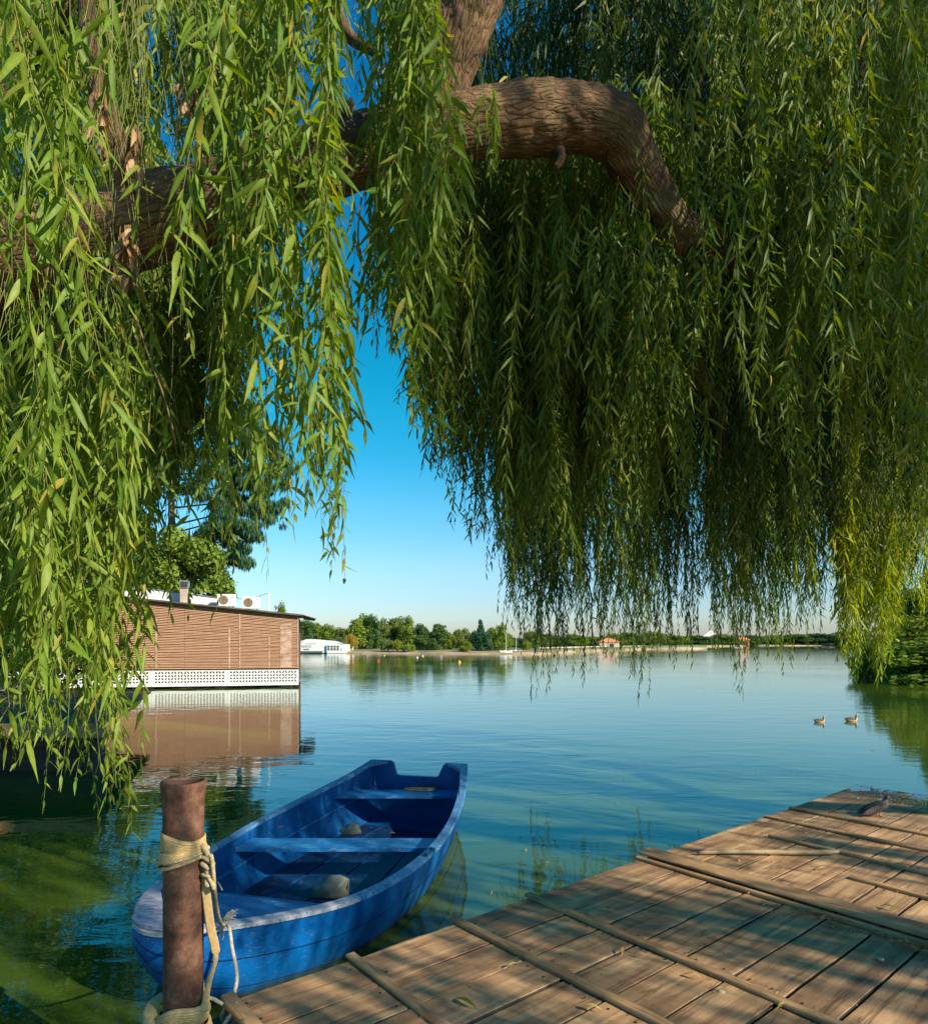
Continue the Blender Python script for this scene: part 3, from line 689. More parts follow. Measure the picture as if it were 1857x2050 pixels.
# pierced skirt: quatrefoil openings as real holes
def skirt(t0, t1):
    h0, h1 = .10, .80; cell = .265; nz = 2; nx = max(1, int((t1-t0-.06)/cell)); pad = ((t1-t0)-nx*cell)/2
    zt = h1-.04; zb = zt-nz*cell; bm_ = MB()
    N = 10
    for ix in range(nx):
        for iz in range(nz):
            cx, cz = t0+pad+(ix+.5)*cell, zb+(iz+.5)*cell; r = cell/2
            # four leaf-shaped openings on the diagonals of each cell: webs are built between petals
            for q_ in range(4):
                a0 = math.pi/2*q_
                petal = []
                for k in range(N+1):
                    u = k/N; wd = .20*r*math.sin(math.pi*u)*1.35; L0 = .22*r+u*1.02*r; petal.append((L0, wd))
                out = [(L0*math.cos(math.pi/4)-w_*math.sin(math.pi/4), L0*math.sin(math.pi/4)+w_*math.cos(math.pi/4)) for L0, w_ in petal]
                out2 = [(L0*math.cos(math.pi/4)+w_*math.sin(math.pi/4), L0*math.sin(math.pi/4)-w_*math.cos(math.pi/4)) for L0, w_ in petal]
                def rot(p): c_, s_ = math.cos(a0), math.sin(a0); return (p[0]*c_-p[1]*s_, p[0]*s_+p[1]*c_)
                o1 = [rot(p) for p in out]; o2 = [rot(p) for p in out2]
                # solid fan above the petal (toward the +v axis) and below it (toward the +u axis)
                for side, crn in ((o1, [rot((0, r*(k/N))) for k in range(N+1)]), (o2, [rot((r*(k/N), 0)) for k in range(N+1)])):
                    pts = [wallpt(cx+p[0], cz+p[1], .06) for p in side]+[wallpt(cx+p[0], cz+p[1], .06) for p in crn]
                    fs = [(k, k+1, N+2+k, N+1+k) for k in range(N)]
                    bm_.add(pts, fs, .5)
                    cornr = rot((r, r)); pc = wallpt(cx+cornr[0], cz+cornr[1], .06)
                    e_ = rot((0, r)) if side is o1 else rot((r, 0)); pe = wallpt(cx+e_[0], cz+e_[1], .06)
                    bm_.add([pts[N], pe, pc], [(0,1,2)], .5)
    def slab(a, b_, z0, z1):
        V = [wallpt(t, z, o_) for z in (z0, z1) for t, o_ in ((a,.075),(b_,.075),(b_,.03),(a,.03))]
        bm_.add(V, [(0,1,5,4),(1,2,6,5),(2,3,7,6),(3,0,4,7),(4,5,6,7),(3,2,1,0)], .5)
    slab(t0+.005, t1-.005, h0, zb); slab(t0+.005, t1-.005, zt, h1)
    slab(t0+.005, t0+pad, zb+.001, zt-.001); slab(t1-pad, t1-.005, zb+.001, zt-.001)
    bm_.build('pierced_panel', M['white'], barge)
for a, b_ in ((0,3.1),(3.1,6.25),(6.25,9.4),(9.4,WL)): skirt(a, b_)
b = MB(); V = [wallpt(t, z, o_) for z in (.14, .84) for t, o_ in ((.03,-.03),(WL,-.03),(WL,-.07),(.03,-.07))]
b.add(V, [(0,1,5,4),(1,2,6,5),(2,3,7,6),(3,0,4,7),(4,5,6,7),(3,2,1,0)]); b.build('backing', simple('brown_backing', (.10,.06,.04), .9), barge)
for t in (.6, 3.4, 6.6, 9.8, 12.6):
    b = MB(); p = wallpt(t, 0, -.5); b.tube([(p.x,p.y,-.6),(p.x,p.y,.2)], .35, 14); b.build('float', M['tanwall'], barge, smooth=True)
# things on the roof
rz = math.atan2(.22, .9755)
def roof_at(px, t=None): 
    return None
def ac(px, label):
    Y = 30.0; x = (px-CX)/F*Y; tt = (-7.58-x)/.9755; zr = ztop(tt)+.075
    c = wallpt(tt, zr, -.35)
    t = thing('air_conditioner', label, 'air conditioner', c, rz, 'outdoor air conditioners on the barge roof')
    b = MB(); b.box((0,0,.31), (.80,.30,.54), bev=.015, segs=2); b.build('casing', M['white'], t, local=True)
    
    for q_ in (-.26, .26): b = MB(); b.box((q_,0,.02), (.05,.28,.045)); b.build('foot', M['grey'], t, local=True)
    b = MB()
    for r in (.20, .155, .11, .065): b.tube([(-.12+r*math.cos(a), -.158, .31+r*math.sin(a)) for a in np.linspace(0, 6.283, 25)], .006, 5)
    for k in range(10):
        a = k*.628; b.tube([(-.12+.03*math.cos(a), -.158, .31+.03*math.sin(a)), (-.12+.2*math.cos(a+.2), -.158, .31+.2*math.sin(a+.2))], .005, 4)
    b.build('fan_grille', M['fan'], t, local=True)
    b = MB(); b.lathe([(.001,0),(.20,0),(.20,.004),(.001,.004)], n=24); V = [(x-.12, -.1515-z, .31+y) for x, y, z in b.v]; b.v = V; b.build('fan_recess', simple('fan_brown', (.22,.14,.08), .8), t, local=True)
    b = MB(); b.box((.26,-.1535,.44), (.10,.004,.03)); b.build('badge', M['grey'], t, local=True)
ac(455, 'white air conditioner on the barge roof, left of the pair beside the parapet'); ac(501, 'white air conditioner on the barge roof, right of the pair beside the pole')
Y = 29.2
tp = lambda px: (-7.58-(px-CX)/F*29.5)/.9755
pl = thing('roof_pole', 'thin white pole standing on the barge roof beside the right air conditioner', 'pole', wallpt(tp(528), ztop(tp(528))+.07, -.3))
b = MB(); b.tube([(0,0,0),(0,0,.86)], .028, 8); b.build('pole', M['white'], pl, local=True)
b = MB(); b.tube([(0,0,.84),(.0,0,.86),(-.12,0,.85)], .018, 6); b.build('bracket', M['white'], pl, local=True)
p0 = wallpt(tp(528), ztop(tp(528))+.93, -.3); p1 = wallpt(tp(452), ztop(tp(452))+.52, -1.2)
sl_ = thing('string_lights', 'black cable with small bulbs strung from the roof pole to the left', 'string lights', p0)
pts = [p0.lerp(p1, t)+Vector((0,0,-.10*math.sin(math.pi*t))) for t in np.linspace(0, 1, 14)]
b = MB(); b.tube(pts, .009, 5); b.build('cable', M['cable'], sl_)
for t in (3, 6, 9, 12):
    b = MB(); q = pts[t]; b.lathe([(.012,-.01),(.014,-.05),(.028,-.09),(.02,-.13),(.002,-.14)], q, 8); b.build('bulb', M['cable'], sl_)
pr = thing('roof_parapet', 'long low white box of plant on the barge roof, left of the air conditioners', 'roof housing', wallpt(tp(380), ztop(tp(380)), -1.6))
b = MB(); a0, a1 = tp(436), tp(205)
V = [wallpt(t, ztop(t)+.04+z*(1+.35*(t-a0)/(a1-a0)), o_) for z in (0, .42) for t, o_ in ((a0,-.9),(a1,-.9),(a1,-3),(a0,-3))]
b.add(V, [(0,1,5,4),(1,2,6,5),(2,3,7,6),(3,0,4,7),(4,5,6,7),(3,2,1,0)]); b.build('housing', M['white'], pr)
b = MB(); V = [wallpt(t, ztop(t)+.04+.425*(1+.35*(t-a0)/(a1-a0))+z, o_) for z in (0, .04) for t, o_ in ((a0-.04,-.86),(a1,-.86),(a1,-3.04),(a0-.04,-3.04))]
b.add(V, [(0,1,5,4),(1,2,6,5),(2,3,7,6),(3,0,4,7),(4,5,6,7),(3,2,1,0)]); b.build('capping', M['grey'], pr)
vt = thing('vent_duct', 'stained upright vent duct with a dark square mouth on the barge roof', 'vent duct', wallpt(tp(367), ztop(tp(367))+.07, -.5), rz)
b = MB(); b.box((0,0,.32), (.34,.34,.64), bev=.01); b.build('duct', M['tan_metal'], vt, local=True)
b = MB(); b.box((0,0,.83), (.38,.40,.36), bev=.01); b.build('cowl', M['grey'], vt, local=True)
b = MB(); b.box((.01,-.205,.82), (.28,.012,.25)); b.build('mouth', M['dark'], vt, local=True)
lc = thing('roof_floodlight', 'small dark floodlight at the foot of the white roof pole', 'floodlight', wallpt(tp(541), ztop(tp(541))+.07, -.15), rz)
b = MB(); b.box((0,0,.10), (.04,.04,.2)); b.build('stand', M['grey'], lc, local=True)
b = MB(); b.box((.03,-.03,.22), (.16,.07,.14), Matrix.Rotation(.5, 3, 'Y'), bev=.01); b.build('lamp_head', M['grey'], lc, local=True)

# ------------------------------------------------------------------ white floating house far away
Y0 = 122.0
X = lambda px, Y=Y0: (px-CX)/F*Y
hs_ = thing('white_floating_house', 'low white floating house with a sloping roof and a row of four dark windows', 'floating house', (X(640), Y0, 0))
zz = lambda py: H-(py-HY)/F*Y0
b = MB(); b.boxmm((X(560), Y0, .12), (X(655), Y0+9, zz(1289))); b.boxmm((X(655)+.002, Y0-.4, .05), (X(691), Y0+9, zz(1290.5))); b.build('wall', M['white_far'], hs_)
b = MB()
prof = [(560,1283),(603,1283),(612,1279.5),(637,1282),(653,1283),(691,1293)]
V = [(X(px), Y0+(.6 if k == 0 else 8.5), zz(py)+(0 if k == 0 else 0)) for k in (0, 1) for px, py in prof]+[(X(px), Y0+(.6 if k == 0 else 8.5), zz(1291.2)) for k in (0, 1) for px, py in prof]
n = 6
Fs = [(i, i+1, n+i+1, n+i) for i in range(n-1)]+[(2*n+i, 2*n+i+1, i+1, i) for i in range(n-1)]+[(n+i, n+i+1, 3*n+i+1, 3*n+i) for i in range(n-1)]
b.add(V, Fs); b.build('roof', M['white_far'], hs_)
b = MB(); b.boxmm((X(560), Y0-.15, zz(1305.2)), (X(646), Y0-.02, zz(1303.8))); b.build('dark_skirt', M['dark'], hs_)
b = MB(); b.boxmm((X(611), Y0-.1, zz(1288.6)), (X(634), Y0-.02, zz(1287.9))); b.build('eave_line', M['grey'], hs_)
b = MB(); b.boxmm((X(657), Y0-.5, zz(1289.6)), (X(670), Y0-.43, zz(1289.1))); b.build('eave_line', M['grey'], hs_)
for px in (658.8, 665, 671, 677):
    f_ = MB(); 
    f_.boxmm((X(px-2), Y0-.43, zz(1302.2)), (X(px+2), Y0-.40, zz(1292.8))); w_ = f_.build('window', M['glass'], hs_)
    
    for ya, yb_ in ((1297,1296.4),(1299.6,1299.1)): f_ = MB(); f_.boxmm((X(px-2), Y0-.47, zz(ya)), (X(px+2), Y0-.435, zz(yb_))); f_.build('window_bar', M['white_far'], w_)
rt = (math.pi/2, 0, 0)
text_obj('lettering', 'NAVO', .62, M['letter_grey'], hs_, (X(613.5), Y0-.03, zz(1296.3)), rt)
text_obj('lettering', 'MODE', .36, M['letter_black'], hs_, (X(613), Y0-.03, zz(1301.5)), rt)
text_obj('lettering', 'L:', .55, M['letter_black'], hs_, (X(684.5), Y0-.43, zz(1302)), rt)
text_obj('lettering', 'LU', .5, M['letter_grey'], hs_, (X(603.5), Y0+.57, zz(1287.6)), rt)

# ------------------------------------------------------------------ small far things
def buoy(px, py, r, m_, label):
    p = on(px, py+r/on(px, py).y*F*.4); t = thing('marker_buoy', label, 'buoy', p, 0, 'marker buoys on the lake')
    b = MB(); b.lathe([(.02*r,-.5*r),(.7*r,-.35*r),(r,.1*r),(.85*r,.6*r),(.45*r,.95*r),(.05*r,1.05*r)], n=14); b.build('float', M[m_], t, local=True, smooth=True)
    b = MB(); b.lathe([(.12*r,1.02*r),(.12*r,1.7*r),(.01,1.72*r)], n=8); b.build('ring_post', M[m_], t, local=True, smooth=True)
buoy(756.7,1322,.15,'red','small red buoy left of the others on the open water')
buoy(919,1325,.17,'yellow','largest yellow buoy floating in front of the far shore')
buoy(835,1316,.13,'buoywhite','pale yellow buoy in front of the round drooping willow')
buoy(846,1313,.13,'buoywhite','pale buoy nearest the shore, just right of another pale buoy')
buoy(769,1312,.12,'yellow','tiny yellow buoy close to the far shore above the red buoy')
def skiff(px, py, ln, label, m_='white_far', mast=0, rz_=0.2):
    p = on(px, py); t = thing('small_boat', label, 'boat', (p.x, p.y, 0), rz_, 'small boats moored at the far shore')
    rows_ = []
    for s_ in np.linspace(0, 1, 9):
        wd = .75*math.sin(math.pi*(.12+.86*s_))**.6; xx = (s_-.5)*ln; zt = .45+.18*abs(s_-.5)*2
        rows_.append([(xx, -wd, zt), (xx*.94, -wd*.6, -.05), (xx*.94, wd*.6, -.05), (xx, wd, zt), (xx, wd*.85, zt), (xx*.9, 0, .2), (xx, -wd*.85, zt)])
    b = MB(); b.grid(rows_, closed=True); b.add(rows_[0], [tuple(range(7))]); b.add(rows_[-1], [tuple(range(7))[::-1]]); b.build('hull', M[m_], t, local=True, smooth=True)
    b = MB(); b.box((-.2,0,.5), (ln*.3,.6,.3), bev=.08); b.build('cabin', M['white_far'], t, local=True)
    if mast: b = MB(); b.tube([(0,0,.4),(0,0,mast)], .04, 6); b.build('mast', M['white_far'], t, local=True)
skiff(1013,1309.5,2.2,'white moored boat with a thin mast at the shore right of the spruce',mast=3.6)
skiff(1033,1308.5,2.0,'white and tan moored boat beside a post in the inlet','tanwall',mast=3.4)
skiff(1476,1295,5,'small pale boat under the hanging strands by the orange hut')
q = thing('quay_wall', 'long low tan quay wall along the shore behind the hanging strands', 'quay wall', (22, 152, 0))
b = MB()
pts = [on(1078,1305.8), on(1125,1304), on(1180,1301.6), on(1289,1298.6)]
pts = [Vector((p.x, p.y-1.5, 0)) for p in pts]
for a, c in zip(pts[:-1], pts[1:]):
    dn = Vector((0, 1.2, 0)); b.add([a+Vector((0,0,-.3)), c+Vector((0,0,-.3)), c+Vector((0,0,1.0)), a+Vector((0,0,1.0)), a+dn+Vector((0,0,-.3)), c+dn+Vector((0,0,-.3)), c+dn+Vector((0,0,1.0)), a+dn+Vector((0,0,1.0))], [(0,1,2,3),(3,2,6,7),(5,4,7,6)])
b.build('wall', M['tanwall'], q)
def hut(name, px, py, wd, hh, label, roofm, wallm, catg):
    p = on(px, py); p.y += 3; t = thing(name, label, catg, (p.x, p.y, .2))
    b = MB(); b.box((0,0,hh*.3), (wd*.84, 2.6, hh*.6)); b.build('wall', M[wallm], t, local=True)
    b = MB(); b.add([(-wd/2,-1.5,hh*.6),(wd/2,-1.5,hh*.6),(wd/2,1.5,hh*.6),(-wd/2,1.5,hh*.6),(0,-.4,hh),(0,.4,hh)], [(0,1,4),(1,2,5,4),(2,3,5),(3,0,4,5),(3,2,1,0)]); b.build('roof', M[roofm], t, local=True)
    b = MB(); b.box((wd*.1,-1.31,hh*.25), (wd*.18,.04,hh*.42)); b.build('door', M['dark'], t, local=True)
hut('waterside_kiosk', 1222, 1301, 6.5, 3.2, 'small kiosk with an orange canopy on the tan quay', 'orange', 'tanwall', 'kiosk')
hut('boathouse', 1489, 1294, 8, 5.2, 'orange roofed hut on the farthest shore behind a hanging strand', 'orange', 'orange', 'hut')
hut('distant_house', 1425, 1292, 12, 10, 'pale distant house among the trees of the farthest shore', 'white_far', 'tanwall', 'house')
# ------------------------------------------------------------------ dock
DZ = .45
dock = thing('wooden_dock', 'weathered brown plank dock with raised cross battens, sunlit with branch shadows', 'dock', (-1.07, 2.94, DZ), math.atan2(.636, .772))
# local: x along the left edge, -y into the dock
vg = [0,.31,.56,.81,1.06,1.31,1.56,1.79,2.05,2.3,2.56,2.82,3.08,3.34,3.6]
b = MB(); rgd = random.Random(3)
U1 = 7.12
for i in range(len(vg)-1):
    gap = rgd.choice([.009,.013,.018]); y0, y1 = -vg[i]-gap*.5, -vg[i+1]+gap*.5
    cuts = [0]
    joint = sorted({0:[1.34,3.2,5.42],1:[.66,1.93,3.2,4.93],2:[1.34,3.2,4.36],3:[1.93,3.2,5.42],4:[.7,3.25,4.93],5:[1.93,3.2,5.4],6:[1.95,3.2,4.3],7:[1.34,3.2,4.9],8:[2.1,3.2,5.0]}.get(i, [3.2]))
    cuts = [(-1.6 if i > 2 else 0)]+joint+[U1+rgd.uniform(-.015,.02)]
    for a, c in zip(cuts[:-1], cuts[1:]):
        # subdivided plank with slight cup and wavy edges
        N = 14; V = []; th = .028; dz = rgd.uniform(-.003, .003); ln = c-a
        rr = []
        for k in range(N+1):
            x = a+.003+(ln-.006)*k/N; ed = (rgd.uniform(-.005,.005) if i == 0 else rgd.uniform(-.0015,.0015))
            w1 = rgd.uniform(-.0015,.0015); zz_ = dz+.002*math.sin(k*.7+i)
            rr.append([(x, y0+ed, -th+dz), (x, y0+ed, -.003+zz_), (x, y0-.003+ed, zz_), (x, (y0+y1)/2, zz_-.002), (x, y1+.003+w1, zz_), (x, y1+w1, -.003+zz_), (x, y1+w1, -th+dz)])
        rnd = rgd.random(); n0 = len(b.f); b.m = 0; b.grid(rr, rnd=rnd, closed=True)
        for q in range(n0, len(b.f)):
            if (q-n0)%7 in (0,5,6) and not (i == 0 and (q-n0)%7 == 0): b.mi[q] = 1  # gap faces take the dark wood: seam shade put into the colour
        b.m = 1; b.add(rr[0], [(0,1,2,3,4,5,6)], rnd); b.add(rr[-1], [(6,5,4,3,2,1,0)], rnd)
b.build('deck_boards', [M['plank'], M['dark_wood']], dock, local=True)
def batten(u, v0, v1, wd, ht, skew=0, z=0, m_='batten', lab=None):
    b = MB(); N = 10; rr = []; r1 = random.Random(int(u*100+v0*7))
    for k in range(N+1):
        v = v0+(v1-v0)*k/N; x = u+skew*(v-v0)+r1.uniform(-.003,.003); h_ = ht+r1.uniform(-.002,.002); w_ = wd/2
        rr.append([(x-w_, -v, z+.002), (x-w_, -v, z+h_-.006), (x-w_+.006, -v, z+h_), (x+w_-.006, -v, z+h_), (x+w_, -v, z+h_-.006), (x+w_, -v, z+.002)])
    b.grid(rr, closed=True); b.add(rr[0], [(0,1,2,3,4,5)]); b.add(rr[-1], [(5,4,3,2,1,0)])
    o = b.build('cross_batten', M[m_], dock, local=True)
    if lab: o['label'] = lab
    return o
batten(.03, -.02, .75, .065, .026, 0)
batten(.66, -.03, 2.6, .056, .019, -.02)
batten(1.34, -.04, 3.3, .056, .021, .012)
batten(1.93, -.03, 3.3, .054, .022, -.012)
batten(3.06, -.02, 3.5, .045, .022, -.004)
batten(3.20, -.05, 3.5, .18, .016, -.004, .022, lab='wide loose board lying over a thinner batten')
batten(3.83, 1.15, 3.5, .052, .021, -.03)
batten(4.36, .33, 3.5, .046, .021, -.03)
batten(4.93, .02, 3.5, .052, .022, -.02)
batten(5.42, .02, 3.5, .052, .023, -.02)
batten(6.24, .63, 3.5, .048, .02, -.02)
b = MB()
for u0 in (.03,.66,1.34,1.93,3.2,3.83,4.36,4.93,5.42,6.24,7.0):
    for i in range(len(vg)-1):
        for s_ in (.25,.75):
            vv_ = vg[i]+(vg[i+1]-vg[i])*s_+rgd.uniform(-.015,.015); uu_ = u0+rgd.choice([-1,1])*rgd.uniform(.05,.075)
            b.lathe([(.0055,.0),(.0055,.003),(.001,.0035)], (uu_,-vv_,.0), 7)
o = b.build('nail_heads', M['cable'], dock, local=True); o['kind'] = 'stuff'
b = MB()                                                        # beams and piles
for v in (.12, 1.5, 3.3): b.boxmm((.05, -v-.05, -.17), (U1-.08, -v+.05, -.031))
b.build('bearer', M['dark_wood'], dock, local=True)
for u in (.15, 2.4, 4.7, 6.9):
    for v in (.14, 1.5, 3.3):
        b = MB(); b.tube([(u,-v,-1.2),(u,-v,-.172)], .06, 10); b.build('pile', M['dark_wood'], dock, local=True, smooth=True)
RD = Matrix.Rotation(math.atan2(.636, .772), 4, 'Z'); 
def dw(u, v, z=0): return Vector((-1.07, 2.94, DZ))+RD.to_3x3()@Vector((u, -v, z))

st = thing('loose_stick', 'long bare pale stick lying loose on the dock between two battens', 'stick', on(1396,1707,DZ+.01))
p0, p1 = on(1396,1708,DZ+.02), on(1676,1705,DZ+.035)
b = MB(); pp = [p0.lerp(p1, t)+Vector((0,0,.004*math.sin(t*7)))+Vector((0,.012*math.sin(t*5),0)) for t in np.linspace(0,1,16)]
b.tube(pp, [.013,.016,.017,.017,.018,.018,.018,.019,.019,.019,.02,.02,.019,.019,.018,.013], 9); b.build('shaft', M['stick'], st, smooth=True)

# fallen leaves
def fallen(px, py, ln, rz_, mt, label, group='fallen leaves on the dock', z=DZ, wd=.2, nm='fallen_leaf', ct='leaf'):
    p = on(px, py, z+.004); 
    b = MB(); n = 9; rows_ = []
    for k in range(n):
        t = k/(n-1); w_ = ln*wd*math.sin(math.pi*min(.98, .03+t))**.8*.5+.0006; x = (t-.5)*ln; zc = .012*math.sin(t*3.1)+.002+.01*t
        rows_.append([(x,-w_,zc+w_*.5),(x,0,zc),(x,w_,zc+w_*.5)])
    ln *= 1.25
    if mt == 'dead' and 'dock' in group: mt = 'fallen'
    b.grid(rows_, rnd=random.uniform(.3,.9)); o = b.build(nm, M[mt], None, local=True, smooth=True)
    o.location = p; o.rotation_euler = (0,0,rz_); tag(o, label, ct, group); return o
fl = [(930,2012,.13,-.75,'leaf_bright','yellow green slender leaf near the front edge, between the first battens'),
 (1182,2022,.10,-.5,'dead','tan curled leaf against the front side of the second batten'),
 (1025,1938,.07,.5,'dead','small tan leaf by the bend of the third batten'),
 (1247,1908,.07,1.2,'dead','upright crumpled pale leaf beside the long middle batten'),
 (1280,1916,.07,-.5,'dead','brown curled leaf just right of the crumpled pale leaf'),
 (1385,1958,.09,-.6,'dead','reddish brown leaf lying along the middle batten'),
 (1385,1911,.05,.2,'leaf_bright','small green leaf lying in the middle of a sunlit board'),
 (1632,1833,.10,-.3,'dead','orange brown leaf stuck at the foot of the wide board'),
 (1778,1820,.10,-.9,'leaf_bright','green leaf lying on the boards right of the short batten'),
 (1852,1880,.09,-.3,'leaf_bright','yellow leaf at the right edge of the frame on the wide board'),
 (1645,1743,.09,.1,'dead','small brown leaf near the middle of the dock beyond the wide board'),
 (1140,1912,.07,.1,'dead','thin straw coloured leaf on a sunlit board'),
 (1140,1950,.06,-.2,'dead','short straw bit on the board right of the third batten'),
 (1565,2020,.08,.6,'dead','brown leaf on the end of the long middle batten'),
 (1440,1988,.06,.4,'dead','pale chip of leaf caught at the middle batten'),]
for px, py, ln, r_, mt, lab in fl: fallen(px, py, ln, r_, mt, lab)
# litter in the gap by the wide board, and corn, both uncountable
def litter(name, n, fn, m_, label, ctg, sz):
    b = MB(); 
    for _ in range(n):
        p = fn(); s_ = sz*random.uniform(.5, 1.3); R = Matrix.Rotation(random.uniform(0,6.3), 3, 'Z')@Matrix.Rotation(random.uniform(-.4,.4), 3, 'X')
        b.add([p+R@Vector(q) for q in ((-s_,0,.002),(0,-s_*.22,.006),(s_,0,.004),(0,s_*.22,.008))], [(0,1,2,3)])
    o = b.build(name, m_, origin=(p.x,p.y,p.z)); tag(o, label, ctg, kind='stuff'); return o
def fn():
    t = abs(random.gauss(0, .5)); return dw(3.0+random.gauss(-.03,.045), 1.75+random.gauss(0,.28), .006+random.random()*.012)
litter('leaf_litter', 130, fn, M['dead'], 'heap of dry leaf bits under the wide board', 'leaf litter', .028)
def fn2():
    if random.random() < .55: u = random.choice([.66,1.34,1.93,3.2,3.83,4.36])+random.choice([-1,1])*abs(random.gauss(.045,.02)); v = random.uniform(.1,3)
    else: u = random.uniform(.1,6.9); v = random.choice(vg[1:12])+random.gauss(0,.012) if random.random() < .6 else random.uniform(.1,3)
    return dw(u, v, .004+random.random()*.006)
litter('wood_debris', 240, fn2, M['fallen'], 'tiny dry leaf and bark bits strewn over the dock boards', 'debris', .013)
b = MB()
for k in range(330):
    if k < 250: p = Vector((4.80+random.gauss(0,.22), 6.62+random.gauss(0,.10), 0))
    else: p = Vector((4.45+random.gauss(0,.28), 6.62+random.gauss(0,.16), 0))
    u = (p-Vector((-1.07,2.94,0))); uu = u.x*.772+u.y*.636
    if uu > 7.08: continue
    r_ = random.uniform(.007,.011); c = (p.x, p.y, DZ+r_*.6)
    V = [(c[0]+r_*x*random.uniform(.7,1.1), c[1]+r_*y, c[2]+r_*z*.7) for x, y, z in ((1,0,0),(-1,0,0),(0,1,0),(0,-1,0),(0,0,1),(0,0,-1))]
    b.add(V, [(0,2,4),(2,1,4),(1,3,4),(3,0,4),(2,0,5),(1,2,5),(3,1,5),(0,3,5)])
o = b.build('corn_kernels', M['corn'], origin=(4.8,6.6,DZ)); tag(o, 'yellow corn kernels scattered on the dock end beside the pigeon', 'corn', kind='stuff')
for i, (px, py, s_, lab) in enumerate([(1746,1579,.035,'largest white crumb of bread near the far edge of the dock'),(1725,1583,.02,'small bread crumb left of the largest crumb'),(1716,1599,.02,'bread crumb nearest the left edge of the dock'),(1761,1602,.02,'bread crumb just behind the pigeon'),(1722,1611,.014,'tiny bread crumb on the board left of the pigeon'),(1478,1724,.02,'pale pebble-like crumb beside the loose stick'),(1762,1923,.03,'round tan pebble beside the leaf litter gap'),(1442,1987,.03,'round whitish crumb at the end of the middle batten')]):
    s_ *= .6; p = on(px, py, DZ); b = MB(); bm = bmesh.new(); bmesh.ops.create_icosphere(bm, subdivisions=2, radius=s_)
    for v in bm.verts: v.co *= 1+.35*mn.noise(v.co*60+Vector((i*5,0,0))); v.co.z = v.co.z*.55
    b.add([v.co for v in bm.verts], [[v.index for v in f.verts] for f in bm.faces]); bm.free()
    o = b.build('bread_crumb', M['bread'] if i < 5 else M['pebble'], None, local=True, smooth=True); o.location = (p.x, p.y, DZ+s_*.25); tag(o, lab, 'crumb', 'crumbs scattered on the dock')

# ------------------------------------------------------------------ dark landing at the left
ld = thing('wooden_landing', 'dark shaded plank landing at the left behind the hanging leaves', 'dock', (-8, 10, .8))
b = MB()
for i in range(26):
    x0 = -15.5+i*.40; 
    if x0+.38 > -5.35: break
    z = .80; V = [(x0, 10.0+.1*(i%2), z-.05), (x0+.385, 10.0, z-.05), (x0+.385-2.3, 16.6, z-.02), (x0-2.3, 16.6, z-.02)]
    b.add(V+[(x, y, zz_+.05) for x, y, zz_ in V], [(4,5,6,7),(0,1,5,4),(1,2,6,5),(3,0,4,7),(3,2,1,0)])
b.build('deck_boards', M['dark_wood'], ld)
b = MB(); b.boxmm((-15.4,9.93,.62),(-5.4,9.99,.83)); b.build('fascia', M['batten'], ld)
for x in (-13, -10.2, -7.6, -5.6):
    b = MB(); b.tube([(x,10.2,-1),(x,10.2,.74)], .09, 10); b.build('pile', M['dark_wood'], ld, smooth=True)
b = MB(); b.boxmm((-15.3,10.6,-.3),(-5.9,10.7,.70)); b.build('void_shade_sheet', M['dark_wood'], ld)  # dark sheet added to stand for the shaded void under the landing

# ------------------------------------------------------------------ rusty post
PX, PY, PR = -1.165, 2.76, .080
post = thing('mooring_post', 'rusty brown steel pipe post with an open flared top in the water', 'mooring post', (PX, PY, -.6))
b = MB(); n = 40
prof = [(PR,-.6),(PR,.3),(PR*.985,.7),(PR*.99,1.1),(PR*1.0,1.35),(PR*1.03,1.41),(PR*1.075,1.445),(PR*1.10,1.465),(PR*1.08,1.475),(PR*.97,1.475),(PR*.92,1.468),(PR*.86,1.44),(PR*.82,1.35),(PR*.80,1.0)]
V = []
for r, z in prof:
    for k in range(n):
        a = 2*math.pi*k/n
        w_ = 1+(.04*math.sin(2*a+.6)+.025*math.sin(3*a+1))*max(0, (z-1.33)/.14); zz_ = z+(.003*math.sin(a*2+1)+.0025*math.sin(a*3))*max(0,(z-1.38)/.1)
        V.append((PX+r*w_*math.cos(a), PY+r*w_*math.sin(a), zz_))
b.add(V, [[i*n+k, i*n+(k+1)%n, (i+1)*n+(k+1)%n, (i+1)*n+k] for i in range(len(prof)-1) for k in range(n)])
b.mi = [1 if f//n >= 10 else 0 for f in range(len(b.f))]
b.build('pipe', [M['rust'], simple('rust_inside_shade', (.05,.025,.016), .9)], post, smooth=True)  # inside coloured darker so the open mouth looks shaded
b = MB(); b.lathe([(.001,.99),(PR*.81,1.0)], (PX,PY,0), 24, caps=False); b.build('inner_shadow_floor', M['dark'], post)

